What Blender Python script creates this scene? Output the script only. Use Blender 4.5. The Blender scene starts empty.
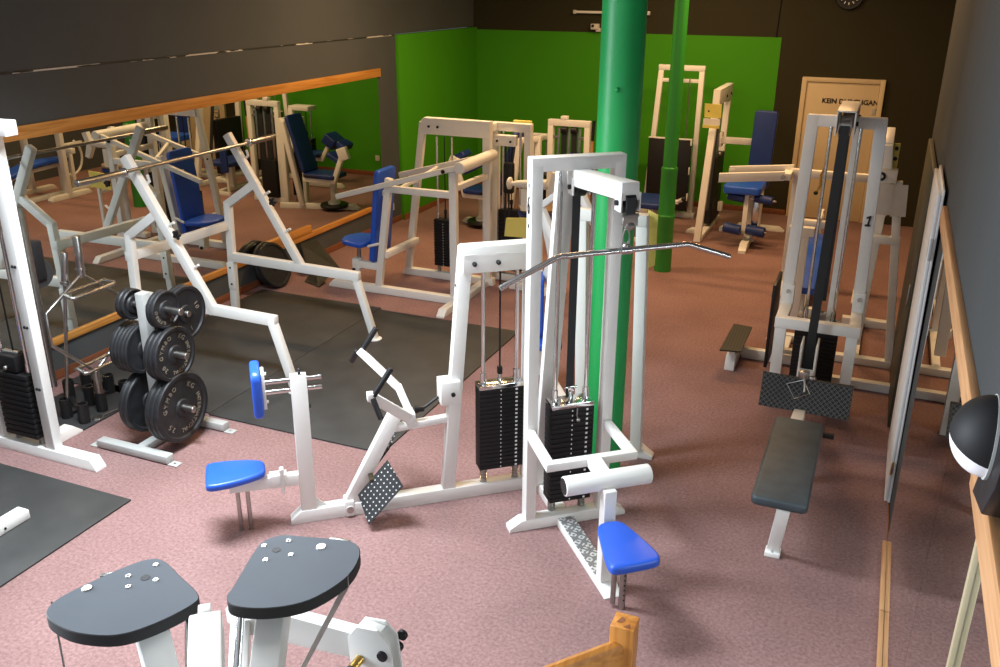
import bpy, bmesh, math, random
from mathutils import Vector, Matrix
random.seed(7)
PI = math.pi
R = math.radians
sc = bpy.context.scene
COL = sc.collection

# ------------------------------------------------------------------ materials
def new_mat(name):
    m = bpy.data.materials.new(name); m.use_nodes = True
    nt = m.node_tree
    return m, nt, nt.nodes['Principled BSDF']

def mat(name, col, rough=0.5, metal=0.0, noise=0.0, nscale=8.0, bump=0.0, bscale=60.0, spec=0.5, coat=0.0):
    m, nt, b = new_mat(name)
    b.inputs['Base Color'].default_value = (*col, 1)
    b.inputs['Roughness'].default_value = rough
    b.inputs['Metallic'].default_value = metal
    b.inputs['Specular IOR Level'].default_value = spec
    b.inputs['Coat Weight'].default_value = coat
    tc = nt.nodes.new('ShaderNodeTexCoord')
    if noise > 0:
        n = nt.nodes.new('ShaderNodeTexNoise'); n.inputs['Scale'].default_value = nscale; n.inputs['Detail'].default_value = 5
        nt.links.new(tc.outputs['Object'], n.inputs['Vector'])
        r = nt.nodes.new('ShaderNodeValToRGB')
        r.color_ramp.elements[0].position = 0.3; r.color_ramp.elements[1].position = 0.7
        r.color_ramp.elements[0].color = (*[c * (1 - noise) for c in col], 1)
        r.color_ramp.elements[1].color = (*[min(1, c * (1 + noise)) for c in col], 1)
        nt.links.new(n.outputs['Fac'], r.inputs['Fac']); nt.links.new(r.outputs['Color'], b.inputs['Base Color'])
    if bump > 0:
        n2 = nt.nodes.new('ShaderNodeTexNoise'); n2.inputs['Scale'].default_value = bscale; n2.inputs['Detail'].default_value = 3
        nt.links.new(tc.outputs['Object'], n2.inputs['Vector'])
        bp = nt.nodes.new('ShaderNodeBump'); bp.inputs['Strength'].default_value = bump; bp.inputs['Distance'].default_value = 0.01
        nt.links.new(n2.outputs['Fac'], bp.inputs['Height']); nt.links.new(bp.outputs['Normal'], b.inputs['Normal'])
    return m

def wood_mat(name, c1, c2, axis, scale=1.0, rough=0.5):
    m, nt, b = new_mat(name)
    b.inputs['Roughness'].default_value = rough
    tc = nt.nodes.new('ShaderNodeTexCoord'); mp = nt.nodes.new('ShaderNodeMapping')
    s = [22 * scale] * 3; s[axis] = 1.1 * scale
    mp.inputs['Scale'].default_value = s
    n = nt.nodes.new('ShaderNodeTexNoise'); n.inputs['Scale'].default_value = 1.6; n.inputs['Detail'].default_value = 6; n.inputs['Distortion'].default_value = 0.7
    r = nt.nodes.new('ShaderNodeValToRGB')
    r.color_ramp.elements[0].position = 0.36; r.color_ramp.elements[0].color = (*c2, 1)
    r.color_ramp.elements[1].position = 0.6; r.color_ramp.elements[1].color = (*c1, 1)
    nt.links.new(tc.outputs['Object'], mp.inputs['Vector']); nt.links.new(mp.outputs['Vector'], n.inputs['Vector'])
    nt.links.new(n.outputs['Fac'], r.inputs['Fac']); nt.links.new(r.outputs['Color'], b.inputs['Base Color'])
    return m

def carpet_mat():
    m, nt, b = new_mat('carpet')
    b.inputs['Roughness'].default_value = 0.95; b.inputs['Specular IOR Level'].default_value = 0.1
    tc = nt.nodes.new('ShaderNodeTexCoord')
    n1 = nt.nodes.new('ShaderNodeTexNoise'); n1.inputs['Scale'].default_value = 55; n1.inputs['Detail'].default_value = 6; n1.inputs['Roughness'].default_value = 0.7
    n2 = nt.nodes.new('ShaderNodeTexNoise'); n2.inputs['Scale'].default_value = 1.3; n2.inputs['Detail'].default_value = 4
    r1 = nt.nodes.new('ShaderNodeValToRGB')
    r1.color_ramp.elements[0].position = 0.33; r1.color_ramp.elements[0].color = (0.205, 0.118, 0.112, 1)
    r1.color_ramp.elements[1].position = 0.68; r1.color_ramp.elements[1].color = (0.365, 0.228, 0.218, 1)
    r2 = nt.nodes.new('ShaderNodeValToRGB')
    r2.color_ramp.elements[0].position = 0.35; r2.color_ramp.elements[0].color = (0.80, 0.79, 0.79, 1)
    r2.color_ramp.elements[1].position = 0.65; r2.color_ramp.elements[1].color = (1, 1, 1, 1)
    mx = nt.nodes.new('ShaderNodeMix'); mx.data_type = 'RGBA'; mx.blend_type = 'MULTIPLY'; mx.inputs['Factor'].default_value = 1
    for n in (n1, n2): nt.links.new(tc.outputs['Object'], n.inputs['Vector'])
    nt.links.new(n1.outputs['Fac'], r1.inputs['Fac']); nt.links.new(n2.outputs['Fac'], r2.inputs['Fac'])
    nt.links.new(r1.outputs['Color'], mx.inputs['A']); nt.links.new(r2.outputs['Color'], mx.inputs['B'])
    nt.links.new(mx.outputs['Result'], b.inputs['Base Color'])
    bp = nt.nodes.new('ShaderNodeBump'); bp.inputs['Strength'].default_value = 0.2; bp.inputs['Distance'].default_value = 0.01
    nt.links.new(n1.outputs['Fac'], bp.inputs['Height']); nt.links.new(bp.outputs['Normal'], b.inputs['Normal'])
    return m

def two_paint_wall(name, dark, green, xlim, zlim):
    """dark wall paint with a green painted field left of xlim and below zlim (object coordinates in metres)"""
    m, nt, b = new_mat(name)
    b.inputs['Roughness'].default_value = 0.75; b.inputs['Specular IOR Level'].default_value = 0.25
    tc = nt.nodes.new('ShaderNodeTexCoord'); sp = nt.nodes.new('ShaderNodeSeparateXYZ')
    nt.links.new(tc.outputs['Object'], sp.inputs['Vector'])
    a = nt.nodes.new('ShaderNodeMath'); a.operation = 'LESS_THAN'; a.inputs[1].default_value = xlim
    c = nt.nodes.new('ShaderNodeMath'); c.operation = 'LESS_THAN'; c.inputs[1].default_value = zlim
    d = nt.nodes.new('ShaderNodeMath'); d.operation = 'MULTIPLY'
    nt.links.new(sp.outputs['X'], a.inputs[0]); nt.links.new(sp.outputs['Z'], c.inputs[0])
    nt.links.new(a.outputs[0], d.inputs[0]); nt.links.new(c.outputs[0], d.inputs[1])
    mx = nt.nodes.new('ShaderNodeMix'); mx.data_type = 'RGBA'
    mx.inputs['A'].default_value = (*dark, 1); mx.inputs['B'].default_value = (*green, 1)
    nt.links.new(d.outputs[0], mx.inputs['Factor']); nt.links.new(mx.outputs['Result'], b.inputs['Base Color'])
    return m

def scuff_mat():
    m, nt, b = new_mat('scuffed_joint')
    tc = nt.nodes.new('ShaderNodeTexCoord'); mp = nt.nodes.new('ShaderNodeMapping'); mp.inputs['Scale'].default_value = (3, 2.2, 14)
    n = nt.nodes.new('ShaderNodeTexNoise'); n.inputs['Scale'].default_value = 1.4; n.inputs['Detail'].default_value = 3
    r = nt.nodes.new('ShaderNodeValToRGB'); r.color_ramp.interpolation = 'CONSTANT'
    r.color_ramp.elements[0].color = (0.02, 0.02, 0.02, 1); r.color_ramp.elements[1].position = 0.53; r.color_ramp.elements[1].color = (0.62, 0.6, 0.58, 1)
    nt.links.new(tc.outputs['Object'], mp.inputs['Vector']); nt.links.new(mp.outputs['Vector'], n.inputs['Vector'])
    nt.links.new(n.outputs['Fac'], r.inputs['Fac']); nt.links.new(r.outputs['Color'], b.inputs['Base Color'])
    return m

def grid_dots_mat(name, base, dot, scale, radius, rough=0.4, metal=0.0, rot=0.0):
    """regular dots (holes or raised studs) on a plate, in the object's own UV-free local x/y"""
    m, nt, b = new_mat(name)
    b.inputs['Roughness'].default_value = rough; b.inputs['Metallic'].default_value = metal
    uv = nt.nodes.new('ShaderNodeUVMap')
    mp = nt.nodes.new('ShaderNodeMapping'); mp.inputs['Scale'].default_value = (scale, scale, scale); mp.inputs['Rotation'].default_value = (0, 0, rot)
    nt.links.new(uv.outputs['UV'], mp.inputs['Vector'])
    fr = nt.nodes.new('ShaderNodeVectorMath'); fr.operation = 'FRACTION'
    nt.links.new(mp.outputs['Vector'], fr.inputs[0])
    ds = nt.nodes.new('ShaderNodeVectorMath'); ds.operation = 'DISTANCE'; ds.inputs[1].default_value = (0.5, 0.5, 0)
    nt.links.new(fr.outputs[0], ds.inputs[0])
    lt = nt.nodes.new('ShaderNodeMath'); lt.operation = 'LESS_THAN'; lt.inputs[1].default_value = radius
    nt.links.new(ds.outputs['Value'], lt.inputs[0])
    mx = nt.nodes.new('ShaderNodeMix'); mx.data_type = 'RGBA'; mx.inputs['A'].default_value = (*base, 1); mx.inputs['B'].default_value = (*dot, 1)
    nt.links.new(lt.outputs[0], mx.inputs['Factor']); nt.links.new(mx.outputs['Result'], b.inputs['Base Color'])
    return m

def diamond_mat(name, base, rough=0.3, metal=0.8, scale=14):
    """tread plate: short raised bars in alternating directions"""
    m, nt, b = new_mat(name)
    b.inputs['Roughness'].default_value = rough; b.inputs['Metallic'].default_value = metal
    uv = nt.nodes.new('ShaderNodeUVMap')
    hs = []
    for rot, off in ((R(45), (0, 0, 0)), (R(-45), (0.5, 0.5, 0))):
        m0 = nt.nodes.new('ShaderNodeMapping'); m0.inputs['Rotation'].default_value = (0, 0, rot)
        mp = nt.nodes.new('ShaderNodeMapping'); mp.inputs['Scale'].default_value = (scale, scale * 2.4, 1); mp.inputs['Location'].default_value = off
        fr = nt.nodes.new('ShaderNodeVectorMath'); fr.operation = 'FRACTION'
        sb = nt.nodes.new('ShaderNodeVectorMath'); sb.operation = 'DISTANCE'; sb.inputs[1].default_value = (0.5, 0.5, 0)
        lt = nt.nodes.new('ShaderNodeMath'); lt.operation = 'LESS_THAN'; lt.inputs[1].default_value = 0.24
        nt.links.new(uv.outputs['UV'], m0.inputs['Vector']); nt.links.new(m0.outputs['Vector'], mp.inputs['Vector']); nt.links.new(mp.outputs['Vector'], fr.inputs[0])
        nt.links.new(fr.outputs[0], sb.inputs[0]); nt.links.new(sb.outputs['Value'], lt.inputs[0])
        hs.append(lt)
    mxm = nt.nodes.new('ShaderNodeMath'); mxm.operation = 'MAXIMUM'
    nt.links.new(hs[0].outputs[0], mxm.inputs[0]); nt.links.new(hs[1].outputs[0], mxm.inputs[1])
    mx = nt.nodes.new('ShaderNodeMix'); mx.data_type = 'RGBA'; mx.inputs['A'].default_value = (*base, 1)
    mx.inputs['B'].default_value = (*[min(1, c * 2.6 + 0.10) for c in base], 1)
    nt.links.new(mxm.outputs[0], mx.inputs['Factor']); nt.links.new(mx.outputs['Result'], b.inputs['Base Color'])
    bp = nt.nodes.new('ShaderNodeBump'); bp.inputs['Strength'].default_value = 0.6; bp.inputs['Distance'].default_value = 0.004
    nt.links.new(mxm.outputs[0], bp.inputs['Height']); nt.links.new(bp.outputs['Normal'], b.inputs['Normal'])
    return m

def mirror_mat():
    m, nt, b = new_mat('mirror_glass')
    b.inputs['Base Color'].default_value = (0.70, 0.73, 0.70, 1); b.inputs['Metallic'].default_value = 1.0; b.inputs['Roughness'].default_value = 0.0
    return m

WHITE = mat('white_powder_coat', (0.80, 0.80, 0.77), 0.38, noise=0.02, nscale=5)
STEEL_GREY = mat('grey_painted_steel', (0.42, 0.43, 0.42), 0.4, noise=0.05)
CHROME = mat('chrome', (0.72, 0.72, 0.72), 0.16, 1.0)
BRUSHED = mat('worn_steel', (0.42, 0.41, 0.39), 0.32, 1.0, noise=0.12, nscale=30)
IRON = mat('black_cast_iron', (0.016, 0.017, 0.019), 0.45, noise=0.3, nscale=20, bump=0.15, bscale=150, spec=0.4)
STACKM = mat('black_stack_plate', (0.010, 0.010, 0.011), 0.5, spec=0.3)
BLACK = mat('black_plastic', (0.011, 0.011, 0.012), 0.45, spec=0.35)
RUBBER = mat('black_rubber', (0.02, 0.02, 0.021), 0.7)
BELT = mat('black_belt', (0.012, 0.014, 0.016), 0.6)
MAT = mat('rubber_floor_mat', (0.036, 0.037, 0.036), 0.62, noise=0.25, nscale=3.5, bump=0.2, bscale=220)
BLUE = mat('blue_vinyl', (0.018, 0.095, 0.56), 0.36, bump=0.06, bscale=180)
NAVY = mat('dark_blue_vinyl', (0.008, 0.03, 0.17), 0.45, bump=0.06, bscale=180)
GREYPAD = mat('dark_grey_vinyl', (0.038, 0.052, 0.060), 0.5, noise=0.25, nscale=9, bump=0.08, bscale=180)
CAMTOP = mat('cam_top_sheen', (0.11, 0.13, 0.155), 0.55, noise=0.04, spec=0.3)  # daylight sheen on the black cam tops, painted in as blue-grey
YELLOW = mat('yellow_card', (0.80, 0.72, 0.18), 0.55, noise=0.05)
PAPER = mat('paper_sheet', (0.62, 0.60, 0.58), 0.6, noise=0.08)
PAINTWHITE = mat('white_mark', (0.85, 0.85, 0.85), 0.5)
GOLDINK = mat('pale_lettering', (0.20, 0.175, 0.13), 0.5)
INK = mat('black_ink', (0.01, 0.01, 0.01), 0.5)
DARKEDGE = mat('dark_metal_edge', (0.10, 0.085, 0.05), 0.35, 0.8)
DISCWOOD = mat('brown_plywood', (0.24, 0.16, 0.09), 0.5, noise=0.2)
BRASS = mat('brass', (0.65, 0.42, 0.12), 0.3, 1.0)
GREENPILLAR = mat('green_gloss_paint', (0.012, 0.36, 0.085), 0.42, bump=0.12, bscale=25)
GREENPIPE = mat('green_pipe_paint', (0.03, 0.27, 0.03), 0.38)
GREENWALL = mat('green_wall_paint', (0.060, 0.31, 0.006), 0.7, spec=0.25)
DARKWALL = mat('dark_grey_wall_paint', (0.076, 0.084, 0.090), 0.75, noise=0.05, nscale=2, bump=0.08, bscale=40, spec=0.3)
DARKWALLR = mat('slate_grey_wall_paint', (0.046, 0.051, 0.053), 0.75, noise=0.05, nscale=2, bump=0.08, bscale=40, spec=0.3)
BACKWALL = two_paint_wall('back_wall_paint', (0.030, 0.027, 0.012), (0.055, 0.29, 0.006), -1.43, 2.335)
CEIL = mat('ceiling_paint', (0.35, 0.34, 0.32), 0.8)
CARPET = carpet_mat()
PINE = wood_mat('orange_pine', (0.62, 0.29, 0.07), (0.47, 0.19, 0.035), 1, 1.0, 0.45)
PALEPINE = wood_mat('pale_pine', (0.56, 0.31, 0.15), (0.42, 0.21, 0.09), 1, 1.0, 0.5)
NEWELWOOD = wood_mat('varnished_pine', (0.58, 0.25, 0.055), (0.42, 0.15, 0.03), 2, 1.0, 0.35)
SKIRT = wood_mat('red_brown_skirting', (0.24, 0.085, 0.035), (0.17, 0.055, 0.025), 1, 1.0, 0.5)
DOORM = mat('beige_door_paint', (0.64, 0.52, 0.33), 0.5, noise=0.02)
DOORW = mat('white_door_paint', (0.78, 0.77, 0.75), 0.4)
DOORD = mat('dark_olive_door_paint', (0.06, 0.055, 0.035), 0.55)
SCUFF = scuff_mat()
MIRROR = mirror_mat()
PERF = grid_dots_mat('perforated_black_sheet', (0.012, 0.013, 0.015), (0.5, 0.5, 0.5), 33, 0.16, 0.75)
RIBBED = grid_dots_mat('studded_black_rubber', (0.010, 0.0105, 0.008), (0.045, 0.046, 0.032), 40, 0.26, 0.6)
TREADB = diamond_mat('black_tread_plate', (0.012, 0.013, 0.014), 0.4, 0.3, 38)
TREADS = diamond_mat('aluminium_tread_plate', (0.30, 0.30, 0.30), 0.35, 0.5, 17)
GLOBE = mat('white_lamp_glass', (0.85, 0.85, 0.88), 0.25)

# ------------------------------------------------------------------ mesh builder
JIT = [0]
class MB:
    def __init__(s): s.bm = bmesh.new(); s.mi = 0
    def _m(s, faces):
        for f in faces: f.material_index = s.mi
    def box(s, c, size, rot=None, bev=0.004):
        if min(size) > 0.02:      # welded tubes never share a face plane exactly
            JIT[0] = (JIT[0] + 1) % 7; size = [q - 0.0007 * JIT[0] for q in size]
        M = Matrix.Translation(Vector(c)) @ ((rot.to_4x4() if rot else Matrix.Identity(4))) @ Matrix.Diagonal((*size, 1))
        g = bmesh.ops.create_cube(s.bm, size=1.0, matrix=M); vs = g['verts']
        es = set(e for v in vs for e in v.link_edges); fs = set(f for v in vs for f in v.link_faces); s._m(fs)
        if bev > 0:
            b = min(bev, min(size) * 0.3)
            r = bmesh.ops.bevel(s.bm, geom=list(es), offset=b, segments=2, affect='EDGES', profile=0.5); s._m(r['faces'])
        return s
    def bx(s, x0, x1, y0, y1, z0, z1, bev=0.004):
        return s.box(((x0 + x1) / 2, (y0 + y1) / 2, (z0 + z1) / 2), (abs(x1 - x0), abs(y1 - y0), abs(z1 - z0)), None, bev)
    def beam(s, p0, p1, w, h, side=None, bev=0.006, ext=0.0):
        """box tube from p0 to p1, w measured along 'side' (horizontal by default), h across"""
        p0 = Vector(p0); p1 = Vector(p1); d = (p1 - p0); L = d.length; d.normalize()
        if side is None:
            sd = d.cross(Vector((0, 0, 1)))
            if sd.length < 1e-3: sd = Vector((1, 0, 0))
        else:
            sd = Vector(side); sd = sd - d * sd.dot(d)
        sd.normalize(); n = sd.cross(d); n.normalize()
        rot = Matrix((sd, d, n)).transposed()
        return s.box((p0 + p1) / 2, (w, L + 2 * ext, h), rot, bev)
    def path(s, pts, w, h, side, ext=None):
        e = h / 2 if ext is None else ext
        for a, b in zip(pts[:-1], pts[1:]): s.beam(a, b, w, h, side, ext=e * 0.55)
        return s
    def cyl(s, p0, p1, r, seg=20, r2=None, bev=0.0):
        p0 = Vector(p0); p1 = Vector(p1); d = p1 - p0; L = d.length
        q = Vector((0, 0, 1)).rotation_difference(d.normalized())
        M = Matrix.Translation((p0 + p1) / 2) @ q.to_matrix().to_4x4()
        g = bmesh.ops.create_cone(s.bm, cap_ends=True, segments=seg, radius1=r, radius2=r if r2 is None else r2, depth=L, matrix=M)
        vs = g['verts']; fs = set(f for v in vs for f in v.link_faces); s._m(fs)
        if bev > 0:
            caps = [f for f in fs if len(f.verts) > 4]; es = set(e for f in caps for e in f.edges)
            rr = bmesh.ops.bevel(s.bm, geom=list(es), offset=bev, segments=3, affect='EDGES', profile=0.5); s._m(rr['faces'])
        return s
    def sphere(s, c, r, scale=(1, 1, 1), rot=None, seg=20):
        M = Matrix.Translation(Vector(c)) @ ((rot.to_4x4() if rot else Matrix.Identity(4))) @ Matrix.Diagonal((*scale, 1))
        g = bmesh.ops.create_uvsphere(s.bm, u_segments=seg, v_segments=seg // 2, radius=r, matrix=M)
        s._m(set(f for v in g['verts'] for f in v.link_faces)); return s
    def tube(s, pts, r, seg=10, closed=False):
        pts = [Vector(p) for p in pts]; n = len(pts); rings = []
        prev = None
        for i, p in enumerate(pts):
            if closed: t = (pts[(i + 1) % n] - pts[i - 1])
            else: t = (pts[min(i + 1, n - 1)] - pts[max(i - 1, 0)])
            t.normalize()
            if prev is None:
                a = t.orthogonal().normalized()
            else:
                a = prev - t * prev.dot(t); a.normalize()
            prev = a; b = t.cross(a)
            k = 1.0
            if 0 < i < n - 1 or closed:
                d1 = (pts[i] - pts[i - 1]).normalized(); k = 1 / max(0.6, d1.dot(t))
            rings.append([s.bm.verts.new(p + (a * math.cos(2 * PI * j / seg) + b * math.sin(2 * PI * j / seg)) * r * (k if False else 1)) for j in range(seg)])
        m = n if closed else n - 1; fs = []
        for i in range(m):
            A, B = rings[i], rings[(i + 1) % n]
            for j in range(seg): fs.append(s.bm.faces.new((A[j], A[(j + 1) % seg], B[(j + 1) % seg], B[j])))
        if not closed:
            fs.append(s.bm.faces.new(list(reversed(rings[0])))); fs.append(s.bm.faces.new(rings[-1]))
        s._m(fs); return s
    def prism(s, poly, vec, bev=0.0, seg=2):
        """closed polygon (3-D points in one plane) extruded by vec"""
        v = Vector(vec); a = [s.bm.verts.new(Vector(p)) for p in poly]; b = [s.bm.verts.new(Vector(p) + v) for p in poly]
        n = len(a); fs = [s.bm.faces.new(a), s.bm.faces.new(list(reversed(b)))]
        for i in range(n): fs.append(s.bm.faces.new((a[i], b[i], b[(i + 1) % n], a[(i + 1) % n])))
        bmesh.ops.recalc_face_normals(s.bm, faces=fs); s._m(fs)
        if bev > 0:
            es = set(e for f in fs[:2] for e in f.edges)
            r = bmesh.ops.bevel(s.bm, geom=list(es), offset=bev, segments=seg, affect='EDGES', profile=0.5); s._m(r['faces'])
        return s
    def foot(s, p0, p1, w, h, c0=0.0, c1=0.0, drop=0.35):
        """floor beam with sloped ends (c0, c1 = length of the slope)"""
        p0 = Vector(p0); p1 = Vector(p1); d = (p1 - p0).normalized(); sd = d.cross(Vector((0, 0, 1))).normalized()
        Z = Vector((0, 0, 1)); o = -sd * w / 2
        poly = [p0 + o, p1 + o]
        if c1 > 0: poly += [p1 + o + Z * h * drop, p1 + o - d * c1 + Z * h]
        else: poly += [p1 + o + Z * h]
        if c0 > 0: poly += [p0 + o + d * c0 + Z * h, p0 + o + Z * h * drop]
        else: poly += [p0 + o + Z * h]
        return s.prism(poly, sd * w, 0.004)
    def lathe(s, prof, origin, axis, seg=40):
        """profile of (axial, radius) pairs turned about axis through origin"""
        o = Vector(origin); ax = Vector(axis).normalized(); a = ax.orthogonal().normalized(); b = ax.cross(a); rings = []; fs = []
        for t, r in prof:
            if r < 1e-6: rings.append([s.bm.verts.new(o + ax * t)])
            else: rings.append([s.bm.verts.new(o + ax * t + (a * math.cos(2 * PI * j / seg) + b * math.sin(2 * PI * j / seg)) * r) for j in range(seg)])
        for A, B in zip(rings[:-1], rings[1:]):
            for j in range(seg):
                k = (j + 1) % seg
                if len(A) == 1 and len(B) == 1: continue
                if len(A) == 1: fs.append(s.bm.faces.new((A[0], B[k], B[j])))
                elif len(B) == 1: fs.append(s.bm.faces.new((A[j], A[k], B[0])))
                else: fs.append(s.bm.faces.new((A[j], A[k], B[k], B[j])))
        bmesh.ops.recalc_face_normals(s.bm, faces=fs); s._m(fs); return s
    def text(s, txt, size, M, depth=0.002, align='CENTER', shear=0.0, bold=0.0):
        cu = bpy.data.curves.new('t', 'FONT'); cu.body = txt; cu.size = size; cu.extrude = depth; cu.align_x = align; cu.align_y = 'CENTER'; cu.shear = shear; cu.offset = bold
        cu.resolution_u = 3
        ob = bpy.data.objects.new('t', cu); COL.objects.link(ob)
        bpy.context.view_layer.update()
        me = bpy.data.meshes.new_from_object(ob.evaluated_get(bpy.context.evaluated_depsgraph_get()))
        n0 = len(s.bm.faces); me.transform(M); s.bm.from_mesh(me); s.bm.faces.ensure_lookup_table()
        s._m(s.bm.faces[n0:]); bpy.data.objects.remove(ob); bpy.data.curves.remove(cu); bpy.data.meshes.remove(me); return s

def smooth_poly(pts, n=5, closed=True):
    """Catmull-Rom through 2-D or 3-D points"""
    P = [Vector(p) for p in pts]; out = []; N = len(P)
    for i in range(N if closed else N - 1):
        if closed: a, b, c, d = P[i - 1], P[i], P[(i + 1) % N], P[(i + 2) % N]
        else: a, b, c, d = P[max(i - 1, 0)], P[i], P[i + 1], P[min(i + 2, N - 1)]
        for k in range(n):
            t = k / n
            out.append(0.5 * ((2 * b) + (c - a) * t + (2 * a - 5 * b + 4 * c - d) * t * t + (3 * b - a - 3 * c + d) * t ** 3))
    if not closed: out.append(P[-1])
    return out

def rounded_rect(w, l, r, n=5, taper=1.0):
    """outline centred on origin, w along x (at the -y end; taper scales the +y end), l along y"""
    pts = []
    for cx, cy, a0 in ((w / 2 - r, -l / 2 + r, -90), (w / 2 * taper - r, l / 2 - r, 0), (-w / 2 * taper + r, l / 2 - r, 90), (-w / 2 + r, -l / 2 + r, 180)):
        for k in range(n + 1):
            a = R(a0 + 90 * k / n); pts.append((cx + r * math.cos(a), cy + r * math.sin(a)))
    return pts

# ------------------------------------------------------------------ objects
def build(mb, name, mats, parent=None, M=None):
    me = bpy.data.meshes.new(name)
    bm = mb.bm
    if M is not None: bmesh.ops.transform(bm, matrix=M, verts=bm.verts)
    bm.normal_update(); bm.to_mesh(me); bm.free()
    for mm in (mats if isinstance(mats, (list, tuple)) else [mats]): me.materials.append(mm)
    for p in me.polygons: p.use_smooth = True
    me.set_sharp_from_angle(angle=R(35))
    o = bpy.data.objects.new(name, me); COL.objects.link(o)
    if parent is not None: o.parent = parent
    return o

def tag(o, label=None, cat=None, group=None, kind=None):
    if label: o['label'] = label
    if cat: o['category'] = cat
    if group: o['group'] = group
    if kind: o['kind'] = kind
    return o

class Thing:
    """an Empty at the base; parts are given in world coordinates (local=False) or in the thing's own frame (local=True)"""
    def __init__(s, name, label, cat, loc, deg=0.0, group=None, local=False):
        s.o = bpy.data.objects.new(name, None); COL.objects.link(s.o)
        s.o.empty_display_size = 0.1
        s.o.location = loc; s.o.rotation_euler = (0, 0, R(deg)); tag(s.o, label, cat, group)
        s.W = Matrix.Translation(Vector(loc)) @ Matrix.Rotation(R(deg), 4, 'Z')
        s.local = local
    def part(s, name, mats, mb, parent=None, label=None):
        M = None if s.local else s.W.inverted()
        o = build(mb, name, mats, parent or s.o, M)
        if label: o['label'] = label
        return o
    def copy(s, src, dx, parent=None):
        c = src.copy(); COL.objects.link(c); c.parent = parent or s.o
        c.location = Vector(src.location) + Vector(dx); return c

def single(name, label, cat, mats, mb, base, group=None):
    """a thing that is one mesh, given in world coordinates with its origin moved to base"""
    o = build(mb, name, mats, None, Matrix.Translation(-Vector(base))); o.location = base
    return tag(o, label, cat, group)

def struct(name, mats, mb, parent=None):
    o = build(mb, name, mats, parent)
    if parent is None: o['kind'] = 'structure'
    return o

def uv_plate(corners, thick, name, mats, T, parent=None):
    """sheet with UVs in metres; corners a,b,c,d counter-clockwise, a->b is u"""
    a, b, c, d = [Vector(p) for p in corners]
    M = None if T.local else T.W.inverted()
    n = (b - a).cross(d - a).normalized() * thick
    me = bpy.data.meshes.new(name); bm = bmesh.new(); uvl = bm.loops.layers.uv.new('UVMap')
    top = [bm.verts.new(p) for p in (a, b, c, d)]; bot = [bm.verts.new(p - n) for p in (a, b, c, d)]
    fs = [bm.faces.new(top), bm.faces.new(list(reversed(bot)))]
    for i in range(4): fs.append(bm.faces.new((top[i], bot[i], bot[(i + 1) % 4], top[(i + 1) % 4])))
    U = (b - a).normalized(); V = n.normalized().cross(U)
    for f in fs:
        for lp in f.loops:
            q = lp.vert.co - a; lp[uvl].uv = (q.dot(U), q.dot(V))
    bmesh.ops.recalc_face_normals(bm, faces=fs)
    if M is not None: bmesh.ops.transform(bm, matrix=M, verts=bm.verts)
    bm.to_mesh(me); bm.free(); me.materials.append(mats)
    o = bpy.data.objects.new(name, me); COL.objects.link(o); o.parent = parent or T.o
    return o

def weight_stack(T, axis, c, u0, u1, depth, z0, z1, n, rodtop, top_mat=None, rods=True, springs=True, cable=None, cable_r=0.006, ticks=True, rod_u=None, zfloor=0.07, rod_mat=None, flip=1):
    """stack of plates. axis = unit vector along its width, c = point (x,y) of the axis origin at the stack's centre plane; front is -normal*flip"""
    ax = Vector((axis[0], axis[1], 0)); nm = Vector((-ax.y, ax.x, 0)) * flip
    C0 = Vector((c[0], c[1], 0)); uc = (u0 + u1) / 2; w = abs(u1 - u0)
    rot = Matrix((ax, nm * 1.0 if flip > 0 else -nm, Vector((0, 0, 1)))).transposed()
    hp = (z1 - z0) / (n + 1)
    P = lambda u, v, z: C0 + ax * u + nm * v + Vector((0, 0, z))
    ru = rod_u or (u0 + w * 0.13, u1 - w * 0.13)
    m = MB(); m.box(P(uc, 0, z1 - hp / 2), (w, depth, hp * 0.94), rot, 0.003)
    m.cyl(P(uc, 0, z1), P(uc, 0, z1 + 0.05), 0.012, 12)
    top = T.part('weight_stack', top_mat or CHROME, m)
    p = MB(); p.box(P(uc, 0, z0 + hp / 2), (w, depth, hp * 0.93), rot, 0.002)
    if ticks:
        p.mi = 1; p.box(P(u1 - w * 0.17, -depth / 2 - 0.0006, z0 + hp / 2), (w * 0.05, 0.001, hp * 0.42), rot, 0)
        p.box(P(uc - w * 0.02, -depth / 2 - 0.0006, z0 + hp / 2), (0.006, 0.001, hp * 0.3), rot, 0)
    first = T.part('stack_plate', [STACKM, PAINTWHITE], p, top)
    for k in range(1, n):
        cp = first.copy(); COL.objects.link(cp); cp.parent = top; cp.location = (0, 0, hp * k)
    if rods:
        for u in ru:
            m = MB(); m.cyl(P(u, 0, zfloor), P(u, 0, rodtop), 0.012, 14)
            m.cyl(P(u, 0, z1), P(u, 0, z1 + 0.07), 0.02, 16, 0.018)
            T.part('guide_rod', rod_mat or CHROME, m)
    if springs:
        for u in ru:
            m = MB()
            for k in range(5):
                zz = zfloor + (z0 - zfloor) * (k + 0.5) / 5; m.cyl(P(u, 0, zz - 0.003), P(u, 0, zz + 0.003), 0.023, 14)
            m.cyl(P(u, 0, zfloor), P(u, 0, z0), 0.018, 12)
            T.part('spring', BRUSHED, m)
    if cable is not None:
        m = MB(); m.cyl(P(uc, 0, z1 + 0.04), P(uc, 0, cable), cable_r, 8)
        m.box(P(uc, 0, z1 + 0.075), (0.03, 0.03, 0.05), rot, 0.004)
        T.part('cable', BLACK, m)
    return top

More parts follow.
